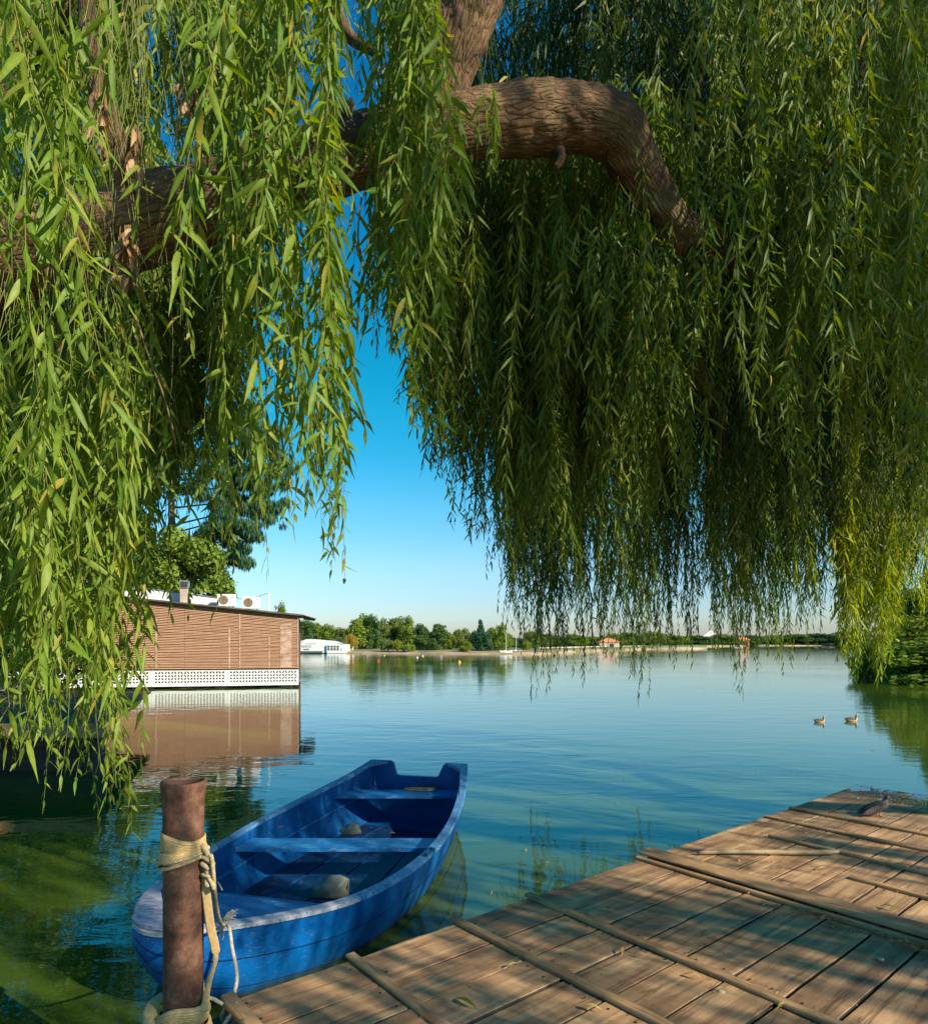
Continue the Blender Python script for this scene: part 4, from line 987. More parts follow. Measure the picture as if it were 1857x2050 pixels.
# webbing strap
def ring_band(z0, hgt, r, tilt, phase, thick=.004, wob=.004, seed=0, a0=0, a1=2*math.pi):
    rr = []; ac_ = []
    for k in range(61):
        a = a0+(a1-a0)*k/60; zc = z0+tilt*math.cos(a-phase)+wob*math.sin(3*a+seed); row = []
        for j, (dr, dz) in enumerate([(0,-.5),(thick,-.46),(thick*1.3,-.2),(thick*1.5,0),(thick*1.3,.2),(thick,.46),(0,.5)]):
            rad = r+dr; row.append((PX+rad*math.cos(a), PY+rad*math.sin(a), zc+dz*hgt)); ac_.append(j/6)
        rr.append(row)
    return rr, ac_
def ribbon(pts, wd, m_, parent, name, twist=None, nrm=(0,-1,0)):
    P = cat([tuple(p) for p in pts], 8); rows_ = []; ac_ = []; n_ = len(P)
    for i, p in enumerate(P):
        d = Vector(P[min(i+1,n_-1)])-Vector(P[max(i-1,0)]); d.normalize()
        nr = Vector(nrm); tw = twist(i/(n_-1)) if twist else 0
        s_ = d.cross(nr).normalized(); nn2 = s_.cross(d); s2 = s_*math.cos(tw)+nn2*math.sin(tw); n3 = s2.cross(d)
        w_ = wd(i/(n_-1)) if callable(wd) else wd
        row = []
        for j in range(7):
            q = (j/6-.5); row.append(Vector(p)+s2*w_*q+n3*(.002*math.cos(q*3))); ac_.append(j/6)
        rows_.append(row)
    b = MB(); b.grid(rows_, ac=ac_); o = b.build(name, m_, parent, smooth=True)
    md = o.modifiers.new('thick', 'SOLIDIFY'); md.thickness = .003; return o
def rope(pts, r, m_, parent, name, strands=3, pitch=.035, dens=10):
    P = [Vector(p) for p in cat([tuple(p) for p in pts], dens)]
    # resample evenly
    L = [0]; 
    for a, c in zip(P[:-1], P[1:]): L.append(L[-1]+(c-a).length)
    N = max(8, int(L[-1]/(pitch/9))); Q = []
    j = 0
    for k in range(N+1):
        s_ = L[-1]*k/N
        while j < len(L)-2 and L[j+1] < s_: j += 1
        f = (s_-L[j])/max(1e-9, L[j+1]-L[j]); Q.append(P[j].lerp(P[j+1], f))
    up = None; fr = []
    for i in range(len(Q)):
        d = (Q[min(i+1,len(Q)-1)]-Q[max(i-1,0)]).normalized()
        if up is None: up = d.orthogonal().normalized()
        up = (up-d*up.dot(d)).normalized(); fr.append((up.copy(), d.cross(up)))
    b = MB()
    for s_ in range(strands):
        pp = []
        for i, q in enumerate(Q):
            a = 2*math.pi*(i/(N)*L[-1]/pitch+s_/strands); u_, v_ = fr[i]
            pp.append(q+(u_*math.cos(a)+v_*math.sin(a))*r*.52)
        b.tube(pp, r*.56, 6)
    return b.build(name, m_, parent, smooth=True)
strap = thing('webbing_strap', 'flat tan webbing strap wrapped and knotted round the rusty post', 'strap', (PX, PY, 1.19))
b = MB(); r_, a_ = ring_band(1.222, .075, PR+.003, .020, math.pi-.2, seed=1); b.grid(r_, ac=a_); b.build('wrap', M['webbing'], strap, smooth=True)
b = MB(); r_, a_ = ring_band(1.172, .05, PR+.006, -.012, math.pi-.2, seed=2, thick=.006); b.grid(r_, ac=a_); b.build('wrap', M['webbing'], strap, smooth=True)
# knot to the right of the post
kx = PX+PR+.012; ky = PY-.02
b = MB(); pts = [(kx-.01,ky,1.21),(kx+.012,ky-.015,1.20),(kx+.022,ky-.01,1.17),(kx+.01,ky+.01,1.14),(kx+.02,ky-.012,1.11),(kx+.03,ky,1.07),(kx+.018,ky-.008,1.05),(kx+.012,ky,1.08)]
b.tube(cat(pts, 6), .011, 8); b.tube(cat([(kx,ky-.01,1.17),(kx+.028,ky-.016,1.155),(kx+.034,ky+.01,1.13),(kx+.002,ky+.012,1.125),(kx-.002,ky-.012,1.14),(kx+.03,ky-.018,1.12)], 6), .010, 8)
b.tube(cat([(kx+.002,ky-.014,1.095),(kx+.03,ky-.016,1.09),(kx+.036,ky+.008,1.085),(kx+.004,ky+.012,1.085),(kx,ky-.014,1.095)], 6), .008, 8)
b.tube(cat([(kx+.022,ky-.01,1.09),(kx+.04,ky-.012,1.06),(kx+.046,ky-.01,1.035)], 5), .010, 8)
b.build('knot', M['rope_tan'], strap, smooth=True)
hp = [at(409,1748,2.76), at(414,1800,2.75), at(422,1860,2.74), at(430,1895,2.74), at(431,1925,2.74), at(420,1962,2.74), at(412,2000,2.73), at(412,2025,2.72)]
ribbon(hp, lambda t: .036*(1-.0*t) if t < .5 else .036*(.45+.55*abs((t-.62)/.38)) if t < .9 else .04, M['webbing'], strap, 'hanging_tail', twist=lambda t: .15+max(0, (t-.45))*1.2*math.sin(t*7))
for i, (z0, hg, tl, ph, rr_) in enumerate([(.50,.075,-.035,2.2,.012),(.455,.06,.03,2.6,.018),(.42,.07,-.02,3.6,.02),(.39,.05,.02,.6,.026)]):
    b = MB(); r_, a_ = ring_band(z0, hg, PR+rr_, tl, ph, thick=.008, wob=.008, seed=i*1.7); b.grid(r_, ac=a_); b.build('lower_wrap', M['webbing'], strap, smooth=True)
# left bulge loop of the lower wrap
lp = [(PX+.07,PY-.08,.47),(PX-.02,PY-.105,.46),(PX-.10,PY-.07,.50),(PX-.125,PY-.01,.545),(PX-.095,PY+.05,.56)]
ribbon(lp, .055, M['webbing'], strap, 'loose_loop', nrm=(0,-.3,1))
ribbon([(PX-.10,PY-.06,.42),(PX-.13,PY-.05,.36),(PX-.15,PY-.08,.28)], .03, M['webbing'], strap, 'loose_end')

rp = thing('mooring_rope', 'cream twisted rope running from the post knot to the frayed tie on the boat rim', 'rope', (PX+.1, PY, 1.1))
def circ(z0, tilt, ph, r, a0, a1, n=14): return [(PX+r*math.cos(a), PY+r*math.sin(a), z0+tilt*math.cos(a-ph)) for a in np.linspace(a0, a1, n)]
rope(circ(1.168, -.018, math.pi, PR+.016, -.3, 2*math.pi-.35, 22), .0075, M['rope_tan'], rp, 'coil')
rope(circ(1.146, -.026, math.pi, PR+.014, -.2, 2*math.pi-.3, 22), .0075, M['rope_tan'], rp, 'coil')
rope([(kx,ky-.01,1.20),(kx+.026,ky-.016,1.17),at(423,1715,2.72),at(427,1750,2.72),at(430,1790,2.8),at(436,1830,3.1),at(444,1850,3.5),at(452,1852,3.72)], .0085, M['rope_tan'], rp, 'line')
GZ = 3.70
rope([at(446,1843,3.72),at(455,1852,3.66),at(460,1862,3.60),at(464,1895,3.56),at(472,1935,3.50),at(474,1965,3.42),at(466,1995,3.3),at(455,2008,3.05)], .0095, M['rope'], rp, 'slack_line')
rope([at(452,2016,2.95),at(440,2008,2.90),at(426,2000,2.86),at(410,1995,2.84),at(404,1960,2.86),at(404,1925,2.88)], .008, M['rope'], rp, 'slack_line')
b = MB()
for k in range(44):
    a = random.gauss(.35, .35); e_ = random.gauss(.35,.3); ln = random.uniform(.035,.085)
    p = at(446,1846,3.69)+Vector((0,0,.01)); q = p+Vector((math.cos(a)*ln, math.sin(a)*ln*.5, abs(math.sin(e_))*ln)); mdp = p.lerp(q,.5)+Vector((random.gauss(0,.006),random.gauss(0,.006),random.gauss(.006,.005)))
    b.tube(cat([p, mdp, q], 3), .0016, 4)
for k in range(10):
    p = at(438,1835,3.70); q = at(446+random.gauss(0,2.5),1875+random.gauss(0,4),3.64); b.tube([p, p.lerp(q,.5)+Vector((.004*random.gauss(0,1),0,0)), q], .0022, 4)
b.build('frayed_end', M['rope'], rp, smooth=True)
for (sx, sy, ex, ey) in ((434,1777,447,1793),):
    pass
b = MB(); b.tube(cat([at(436,1766,3.9), at(441,1775,3.88), at(445,1783,3.86)], 4), .004, 5)
cl = thing('cord_remnant', 'short white cord end caught on the far inner rim of the boat', 'cord', at(436,1766,3.9)); b.build('strand', M['rope'], cl, smooth=True)
# tan wood block and coil at the dock corner
rope([dw(.02,.03,.01), dw(.0,.0,-.05), dw(.03,-.04,-.10), dw(.06,-.02,-.05), dw(.05,.04,.008), dw(.02,.10,.01), dw(-.03,.08,-.06)], .009, M['rope'], rp, 'dock_hitch')

# ------------------------------------------------------------------ blue boat
boat = thing('rowing_boat', 'weathered bright blue wooden rowing boat moored between the rusty post and the dock', 'rowing boat', (-1.1, 5.4, 0))
#        R gunwale (x,y)   L gunwale      sheer z  chine z  flareR flareL
STN = [((-1.845,3.70), (-1.905,3.86), .475, .34, .02, .02),
       ((-1.74,3.615), (-1.96,4.08), .47, .26, .04, .03),
       ((-1.58,3.60), (-1.985,4.38), .465, .12, .06, .05),
       ((-1.34,3.70), (-1.985,4.80), .455, -.04, .09, .10),
       ((-1.00,3.88), (-1.955,5.22), .445, -.10, .18, .18),
       ((-.70,4.11), (-1.91,5.62), .44, -.12, .25, .22),
       ((-.46,4.46), (-1.85,5.95), .445, -.12, .28, .24),
       ((-.25,4.98), (-1.76,6.28), .455, -.12, .28, .24),
       ((-.12,5.52), (-1.645,6.62), .475, -.11, .26, .22),
       ((-.035,6.15), (-1.50,7.00), .505, -.09, .24, .20),
       ((.015,6.85), (-1.29,7.42), .565, -.06, .20, .17),
       ((.03,7.50), (-1.08,7.78), .66, -.03, .16, .14)]
raw = np.array([[*s_[0], *s_[1], *s_[2:]] for s_ in STN]); BT = cat(raw, 6); NB = len(BT)
def sect(r, inset=0.0):
    R = Vector((r[0], r[1], r[4])); Lf = Vector((r[2], r[3], r[4])); ac_ = (Lf-R); ac_.z = 0; wd = ac_.length; u = ac_/wd
    zc = r[5]
    Rc = R+u*r[6]; Lc = Lf-u*r[7]; Rc.z = zc; Lc.z = zc
    return R, Lf, Rc, Lc, u, wd
def side(top, bot, nrm, k, t):   # slight outward belly
    p = top.lerp(bot, t); return p+nrm*(k*math.sin(math.pi*t))
outer, inner = [], []; TH = .026
gR, gL = [], []
for i, r in enumerate(BT):
    R, Lf, Rc, Lc, u, wd = sect(r)
    belly = min(.04, wd*.06)
    row = [side(R, Rc, -u, belly, t) for t in np.linspace(0, 1, 6)]+[Rc.lerp(Lc, t)+Vector((0,0,-.02*math.sin(math.pi*t))) for t in (.25,.5,.75)]+[side(Lf, Lc, u, belly, t) for t in np.linspace(1, 0, 6)]
    outer.append(row)
    th = min(TH, wd*.3); fl_ = .045
    Ri, Li, Rci, Lci = R+u*th, Lf-u*th, Rc+u*th*1.1, Lc-u*th*1.1
    zf = max(r[5]+fl_, .03) if r[5] < .0 else r[5]+fl_
    zf = min(zf, r[4]-.03)
    def fix(P, Q): # where the inner side meets the floor
        f = (P.z-zf)/max(1e-6, P.z-Q.z); return P.lerp(Q, min(1, max(0, f)))
    Rf, Lff = fix(Ri, Rci), fix(Li, Lci)
    inner.append([side(Ri, Rf, -u, belly, t) for t in np.linspace(0, 1, 6)]+[Rf.lerp(Lff, t) for t in (.25,.5,.75)]+[side(Li, Lff, u, belly, t) for t in np.linspace(1, 0, 6)])
b = MB(); b.grid(outer); b.add(outer[0], [tuple(range(15))]); b.build('hull', M['blue_out'], boat, smooth=True)
for o in boat.children:
    for p in o.data.polygons:
        if len(p.vertices) > 4: p.use_smooth = False
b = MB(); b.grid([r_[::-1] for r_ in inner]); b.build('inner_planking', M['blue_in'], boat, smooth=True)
# gunwale cap: one continuous rim, left side over the bow to the right side
def rim(rowsfn, wd_out, wd_in, th_, name, m_):
    b = MB(); rr = []
    seq = [(r, 0) for r in BT[::-1]]+[(r, 1) for r in BT]
    pts = []
    for r, sd_ in seq:
        R, Lf, Rc, Lc, u, wd = sect(r); pts.append((Lf, u, 1, min(wd_in, wd*.45)) if sd_ == 0 else (R, -u, 1, min(wd_in, wd*.45)))
    for p, o_, _, wi in pts:
        rr.append([p+o_*wd_out+Vector((0,0,-th_*.6)), p+o_*wd_out+Vector((0,0,th_*.75)), p+o_*(wd_out-.006)+Vector((0,0,th_)), p-o_*(wi-.006)+Vector((0,0,th_)), p-o_*wi+Vector((0,0,th_*.75)), p-o_*wi+Vector((0,0,-th_*.6))])
    b.grid(rr, closed=True); b.add(rr[0], [(0,1,2,3,4,5)]); b.add(rr[-1], [(5,4,3,2,1,0)])
    b.mi = [1 if (f < (2*NB-1)*6 and NB-26 < f//6 < NB+31) else 0 for f in range(len(b.f))]
    return b.build(name, m_, boat, smooth=False)
rim(None, .014, .070, .016, 'gunwale', [M['gunwale'], M['gunwale_bow']])
for tt_ in (.36, .70):
    for sgn in (0, 1):
        b = MB(); pp = []
        for r in BT[2:]:
            R, Lf, Rc, Lc, u, wd = sect(r); bl_ = min(.04, wd*.06)
            pp.append(side(R, Rc, -u, bl_, tt_)-u*.001 if sgn else side(Lf, Lc, u, bl_, tt_)+u*.001)
        b.tube(pp, .0035, 4); b.build('plank_seam', M['blue_floor'], boat)
# inner stringer line
for sgn in (0, 1):
    b = MB(); pp = []
    for r in BT[10:]:
        R, Lf, Rc, Lc, u, wd = sect(r); belly = .03; t = .42
        q = side(R, Rc, -u, belly, t)+u*(TH+.008) if sgn else side(Lf, Lc, u, belly, t)-u*(TH+.008)
        pp.append(q)
    b.tube(pp, .014, 4); b.build('stringer', M['thwart'], boat)
# foredeck
b = MB(); rr = []
for r in BT[:12]:
    R, Lf, Rc, Lc, u, wd = sect(r); rr.append([R.lerp(Lf, t)+Vector((0,0,.021+.012*math.sin(math.pi*t))) for t in (.0,.2,.4,.6,.8,1.0)])
b.grid(rr); o = b.build('foredeck', M['deckpale'], boat); md = o.modifiers.new('s','SOLIDIFY'); md.thickness = .02; md.offset = -1
def hull_x(Y, z, right, off=TH):
    best = None
    for i in range(NB-1):
        r0, r1 = BT[i], BT[i+1]
        def pt(r):
            R, Lf, Rc, Lc, u, wd = sect(r)
            P, Q = (R, Rc) if right else (Lf, Lc); f = (P.z-z)/(P.z-Q.z); p = P.lerp(Q, min(1, max(0, f))); p = p+(u if right else -u)*off+((-u) if right else u)*.03*math.sin(math.pi*min(1,max(0,f)))
            return p
        a, c = pt(r0), pt(r1)
        if (a.y-Y)*(c.y-Y) <= 0 and abs(a.y-c.y) > 1e-6: f = (Y-a.y)/(c.y-a.y); x = a.x+(c.x-a.x)*f; best = x if best is None else (max(best, x) if right else min(best, x))
    return best
def board(name, y0, y1, z, th_, m_, nseg=6, z2=None, y0f=None):
    b = MB(); rr = []
    for k in range(nseg+1):
        y = y0+(y1-y0)*k/nseg; zz_ = z if z2 is None else z+(z2-z)*k/nseg
        xl = hull_x(y, zz_, False); xr = hull_x(y, zz_, True)
        if xl is None or xr is None: continue
        rr.append([(xl, y, zz_-th_), (xl, y, zz_), ((xl+xr)/2, y, zz_+.001), (xr, y, zz_), (xr, y, zz_-th_)])
    b.grid(rr, closed=True); b.add(rr[0], [(0,1,2,3,4)]); b.add(rr[-1], [(4,3,2,1,0)])
    return b.build(name, m_, boat)
board('thwart', 5.50, 5.78, .345, .03, M['thwart'])
board('stern_seat', 7.12, 7.60, .40, .025, M['thwart'])
# bow platform: set across the skewed bow
b = MB(); rr = []
for i in range(14, 27):
    r = BT[i]; R, Lf, Rc, Lc, u, wd = sect(r); z = .30; f = (r[4]-z)/(r[4]-r[5]); rr.append([(R.lerp(Rc, f)+u*(TH+.0)).lerp(Lf.lerp(Lc, f)-u*TH, t) for t in (0,.25,.5,.75,1)])
# straight aft edge: clamp to the line seen from (447,1786) to (661,1798)
A, B_ = Vector((-1.93,4.72,.30)), Vector((-.80,4.40,.30))
def clampp(p):
    t = (p.x-A.x)/(B_.x-A.x); yl = A.y+(B_.y-A.y)*t
    return Vector((p.x, min(p.y, yl), p.z))
def below(p): return p.y < A.y+(B_.y-A.y)*(p.x-A.x)/(B_.x-A.x)
rt_ = [Vector(r_[0]) for r_ in rr if below(Vector(r_[0]))]; lt_ = [Vector(r_[-1]) for r_ in rr if below(Vector(r_[-1]))]
ring_ = rt_[::-1]+lt_+[A, A.lerp(B_, .25), A.lerp(B_, .5), A.lerp(B_, .75), B_]
b = MB(); b.add(ring_+[p-Vector((0,0,.022)) for p in ring_], [tuple(range(len(ring_)))[::-1], tuple(range(len(ring_), 2*len(ring_)))]+[(i, (i+1)%len(ring_), len(ring_)+(i+1)%len(ring_), len(ring_)+i) for i in range(len(ring_))])
b.build('bow_seat', M['thwart'], boat)
b = MB()
for t0 in (0,):
    b.add([A+Vector((.05,-.01,-.0)), B_+Vector((-.03,-.01,0)), B_+Vector((-.10,-.01,-.24)), A+Vector((.12,-.01,-.24))], [(0,1,2,3)])
o = b.build('bulkhead', M['blue_in'], boat); md = o.modifiers.new('s','SOLIDIFY'); md.thickness = .02
# transom with two horns
R, Lf, Rc, Lc, u, wd = sect(BT[-1]); back = Vector((u.y, -u.x, 0)); back = back if back.y > 0 else -back
nt_ = .51; prof = []
def tpx(t, z): p = R.lerp(Lf, t); return Vector((p.x, p.y, z))
zt_ = R.z+.014
outl = [tpx(0, zt_), tpx(.185, zt_), tpx(.235, zt_-.02), tpx(.29, nt_+.01), tpx(.32, nt_), tpx(.70, nt_), tpx(.73, nt_+.01), tpx(.765, zt_-.02), tpx(.80, zt_), tpx(1, zt_)]
ft = (zt_-0)/1
bot = [Rc.lerp(Lc, t) for t in (1, .0)]
poly = outl+[Lc, Rc]
b = MB()
def cols_():
    c = []
    for p in outl:
        t = (p-R).dot(u)/wd
        q = Rc.lerp(Lc, t); c.append((p, q))
    return c
cc = cols_(); front = [x[0]-back*.02 for x in cc]+[x[1]-back*.02 for x in cc]; bk = [x[0]+back*.03 for x in cc]+[x[1]+back*.03 for x in cc]
n = len(cc); V = front+bk
Fs = [(i, i+1, n+i+1, n+i) for i in range(n-1)]+[(2*n+i+1, 2*n+i, 3*n+i, 3*n+i+1) for i in range(n-1)]+[(i+1, i, 2*n+i, 2*n+i+1) for i in range(n-1)]+[(0, n, 3*n, 2*n), (n-1, 2*n-1+0, 4*n-1, 3*n-1)]
b.add(V, Fs); b.build('transom', M['blue_in'], boat)
# horn knees: quarter blocks that round the inside corners
for (t0, t1, sg) in ((.02, .22, 1), (.98, .78, -1)):
    b = MB(); p0 = tpx(t0, zt_); p1 = tpx(t1, zt_); q = p0-back*.42+u*(.03*sg)*0
    idx = -11; rr_ = sect(BT[idx]); qq = (rr_[0] if sg == 1 else rr_[1]); q = Vector((qq.x, qq.y, qq.z+.012))+rr_[4]*sg*.035
    mid_ = p1.lerp(q, .5).lerp(p0, .62)
    top = [p0-back*.0, p1, p1.lerp(mid_, .5).lerp(p0, .10), mid_, q.lerp(mid_, .5), q]
    b.add([t_+Vector((0,0,.003)) for t_ in top]+[t_+Vector((0,0,-.03)) for t_ in top], [tuple(range(6)), tuple(range(11,5,-1))]+[(i, (i+1)%6, 6+(i+1)%6, 6+i) for i in range(6)])
    b.build('quarter_knee', M['gunwale'], boat)
# floor boards with dark grooves
b = MB()
for k, (f0, f1) in enumerate(((.04,.26),(.285,.50),(.525,.74),(.765,.96))):
    rr = []
    for i in range(24, NB-6):
        row = inner[i]; A0, A1 = row[5], row[9]; z = A0.z+.012
        p, q = A0.lerp(A1, f0), A0.lerp(A1, f1); rr.append([(p.x,p.y,z-.01),(p.x,p.y,z),(q.x,q.y,z),(q.x,q.y,z-.01)])
    b.grid(rr, closed=False)
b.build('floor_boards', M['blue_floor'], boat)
for i in (33, 48):
    for sgn in (0, 1):
        b = MB(); row = inner[i]; pts = (row[0:6] if sgn == 0 else row[9:15][::-1]); 
        r = BT[i]; R, Lf, Rc, Lc, u, wd = sect(r); o_ = u if sgn == 0 else -u
        b.tube([Vector(p)+o_*.012-Vector((0,0,.02)) for p in pts], .016, 4); b.build('rib', M['blue_in'], boat)
# oar plate on the right gunwale and bolt heads
pc = None
i = min(range(NB), key=lambda k: (Vector(BT[k][:2])-Vector((-.25,5.0))).length); R, Lf, Rc, Lc, u, wd = sect(BT[i])
dr = (Vector((*BT[i+2][:2],BT[i+2][4]))-Vector((*BT[i-2][:2],BT[i-2][4]))).normalized(); sd2 = Vector((dr.y,-dr.x,0)).normalized()
Rm = Matrix((sd2, dr, sd2.cross(dr))).transposed()
c = R+u*.022+Vector((0,0,.021)); b = MB(); b.box(c, (.05,.17,.006), Rm); b.build('oarlock_plate', M['metal_plate'], boat)
for d_ in (-.06, .06): b = MB(); b.lathe([(.011,0),(.011,.006),(.002,.008)], c+dr*d_+Vector((0,0,.003)), 10); b.build('bolt', M['dark'], boat)
# things in the boat
def jug(px, py, z, rz_, sc, label):
    p = on(px, py, z); t = thing('plastic_bailer', label, 'bailer', p, rz_, 'plastic bailers in the boat')
    b = MB(); rr = []
    for k in range(11):
        x = (k/10-.5)*.28*sc; f = k/10; hw = .10*sc*(.35+.65*min(1, f*2.2))*(1-.25*max(0,f-.8)*5); hh = .17*sc*(.45+.55*min(1, f*2.0))*(1-.2*max(0,f-.8)*5)
        row = []
        for a in np.linspace(0, math.pi*1.28, 15):
            row.append((x+.012*math.sin(a*3+k), hw*math.cos(a)*(.9 if a > 3 else 1), hh*.45+hh*.55*math.sin(a) if a < math.pi else max(.0, hh*.45-hh*.45*((a-math.pi)/.88))))
        rr.append(row)
    b.grid(rr); b.add(rr[-1], [tuple(range(15))]); o = b.build('shell', M['plastic'], t, local=True, smooth=True); md = o.modifiers.new('s','SOLIDIFY'); md.thickness = .003
jug(660,1797,.05,.1,1.0,'pale plastic bailer lying in the boat in front of the middle seat'); jug(700,1672,.13,.4,.7,'small pale plastic bailer half hidden behind the middle seat')
p = on(845,1566,.405); lw_ = thing('wood_offcut', 'short tan wood offcut lying on the stern seat of the blue boat', 'wood offcut', (p.x, 7.38, .403), -.06)
b = MB(); b.box((0,0,.012), (.35,.05,.022), bev=.003); b.box((.03,.03,.020),(.3,.012,.02), Matrix.Rotation(.05,3,'Z')); b.build('lath', M['stick'], lw_, local=True)
for i, (px, py, z, ln, rz_, lab) in enumerate([(562,1660,.35,.07,.3,'brown leaf at the left end of the middle boat seat'),(784,1672,.35,.06,.1,'small orange leaf on the back edge of the middle boat seat'),(561,1690,.30,.08,1.4,'dry brown leaf hanging inside the boat below the middle seat'),(662,1735,.06,.07,1.2,'dry yellow brown leaf on the boat floor'),(732,1650,.1,.06,.6,'dead leaf on the boat floor behind the middle seat'),(774,1553,.41,.05,.2,'tiny pale leaf in the left corner of the stern seat')]):
    fallen(px, py, ln, rz_, 'dead', lab, 'dead leaves lying in the blue boat', z=z, wd=.35)
# leaves and fluff on the water
wl = [(1089,1646),(1054,1705),(1097,1731),(1086,1687),(1176,1708),(1216,1627),(1234,1609),(1398,1668),(1111,1687),(1044,1680),(1510,1541),(1594,1537),(1745,1500),(1654,1381),(1250,1560),(985,1790),(905,1830),(720,1900),(690,1880)]
for i, (px, py) in enumerate(wl):
    o = fallen(px, py, random.uniform(.035,.075), random.uniform(0,3), 'dead', 'small pale leaf floating on the open lake water', 'pale leaves floating on the lake', z=.0, nm='floating_leaf', wd=.3)
# ------------------------------------------------------------------ weeping willow overhead
will = thing('weeping_willow', 'huge weeping willow whose thick crooked limb and leafy curtains hang over the water', 'tree', (-4.7, 1.9, .2))
def limb(ctrl, name, n=48, dens=10, rough=.15, seed=0, m_='bark'):
    P = cat(ctrl, dens)
    def dsp(p):
        v = p*3.0+Vector((seed,0,0)); a = mn.noise(v)*.9
        r2 = 1-abs(mn.noise(p*9+Vector((seed,3,1))))*2
        r3 = 1-abs(mn.noise(Vector((p.x*16,p.y*22,p.z*30))))*2
        return .955+rough*(a*1.5+(r2-.5)*.55+r3*.28)
    b = MB(); b.tube([p[:3] for p in P], [p[3] for p in P], n, disp=dsp)
    al = 0; r_, a_ = [], []
    for i, p in enumerate(P):
        if i: al += float(np.linalg.norm(p[:3]-P[i-1][:3]))
        r_ += [al]*n; a_ += [2*math.pi*k/n for k in range(n)]
    b.r, b.ac = r_, a_
    return b.build(name, M[m_], will, smooth=True)
def pl(px, py, Y, rpx): p = at(px, py, Y); return (p.x, p.y, p.z, rpx/F*Y)
def pt(px, py, Y, rpx): return pl(px, py, Y, rpx*(.80 if px < 1225 else .86))
limb([(-4.8,1.8,-.2,.62),(-4.6,1.95,.6,.46),(-4.3,2.1,1.6,.40),(-3.7,2.4,2.6,.34),(-3.0,2.8,3.3,.27),pt(-120,580,3.05,104),pt(0,522,3.0,101),pt(120,492,3.0,98),pt(250,452,3.0,96),pt(430,398,3.0,92),pt(560,355,3.05,86),pt(680,312,3.1,80),pt(850,268,3.3,79),pt(1000,246,3.45,74),pt(1110,234,3.55,75),pt(1180,238,3.6,73),pt(1232,262,3.66,66),pt(1270,318,3.72,54),pt(1305,378,3.8,47),pt(1340,436,3.85,40),pt(1372,480,3.9,33)], 'trunk', n=72, dens=16)
limb([pl(830,300,3.32,40),pl(868,230,3.32,52),pl(890,150,3.3,52),pl(915,70,3.28,60),pl(945,-30,3.25,66),pl(985,-200,3.2,60),pl(1010,-420,3.1,50),pl(960,-700,3.2,40)], 'limb', n=56, dens=14, seed=4)
limb([pl(1350,455,3.87,30),pl(1400,478,3.95,20),pl(1430,500,4.1,15),pl(1490,545,4.4,13),pl(1580,590,4.8,10),pl(1700,600,5.3,7)], 'limb', n=20, seed=2)
limb([pl(1355,470,3.88,28),pl(1340,540,4.05,22),pl(1352,640,4.3,20),pl(1390,730,4.6,16),pl(1425,800,4.9,11),pl(1450,900,5.2,6)], 'limb', n=20, seed=5)
limb([pl(1330,420,3.82,26),pl(1380,440,3.9,16),pl(1425,452,4.0,14),pl(1440,470,4.05,8)], 'limb', n=18, seed=6)
limb([pl(1790,-300,5.6,22),pl(1760,-60,5.2,17),pl(1732,110,5.0,16),pl(1716,215,5.0,14),pl(1722,300,5.0,10),pl(1760,330,5.1,6)], 'limb', n=18, seed=7)
limb([pl(1718,240,5.0,10),pl(1690,290,5.0,8),pl(1650,330,5.0,5)], 'limb', n=12, seed=8)
limb([pl(1900,520,6,14),pl(1800,640,6.0,10),pl(1730,610,6,8),pl(1640,560,6,5)], 'limb', n=12, seed=9)
limb([pl(1460,-40,5,12),pl(1440,80,4.9,9),pl(1400,190,4.8,8),pl(1470,330,4.9,5)], 'limb', n=12, seed=10)
limb([pl(640,-60,4.2,16),pl(690,60,4.1,12),pl(760,110,4.0,8)], 'limb', n=12, seed=11)
limb([pl(270,400,2.95,30),pl(240,300,2.8,24),pl(190,150,2.7,18),pl(180,-60,2.6,16),pl(300,-400,2.4,12)], 'limb', n=20, seed=12)
limb([pl(1118,300,3.55,12),pl(1122,320,3.5,9),pl(1112,335,3.45,7)], 'limb', n=12, seed=13)
# boughs over the frame that carry the curtains
for k, c in enumerate([[(.3,3.2,5.6,.14),(1.6,3.9,6.6,.11),(3.2,5.0,7.4,.09),(4.6,6.4,7.8,.06)],
          [(.2,3.1,5.4,.13),(.9,4.6,6.8,.10),(1.8,6.6,8.2,.08),(2.4,8.8,8.8,.05)],
          [(-3.0,2.8,3.4,.16),(-2.4,3.4,5.0,.12),(-1.4,3.4,6.2,.08),(-.4,2.4,6.6,.05)],
          [(-2.6,2.9,3.7,.14),(-1.8,1.8,4.8,.09),(-.9,1.3,5.2,.06),(.6,1.0,5.3,.04)],
          [(.4,3.2,5.8,.13),(2.4,2.4,6.6,.10),(4.6,1.0,6.9,.08),(7.0,-.6,6.8,.05)],
          [(1.6,3.9,6.6,.09),(4.0,3.6,7.2,.07),(6.4,2.6,7.2,.05)],
          [(3.2,5.0,7.4,.08),(5.0,7.6,7.6,.06),(6.6,9.0,7.2,.03)],
          [(-3.2,2.7,3.2,.14),(-4.0,4.0,4.6,.10),(-4.4,5.6,5.6,.06),(-4.2,7.0,5.8,.04)]]):
    limb(c, 'limb', n=14, seed=20+k)

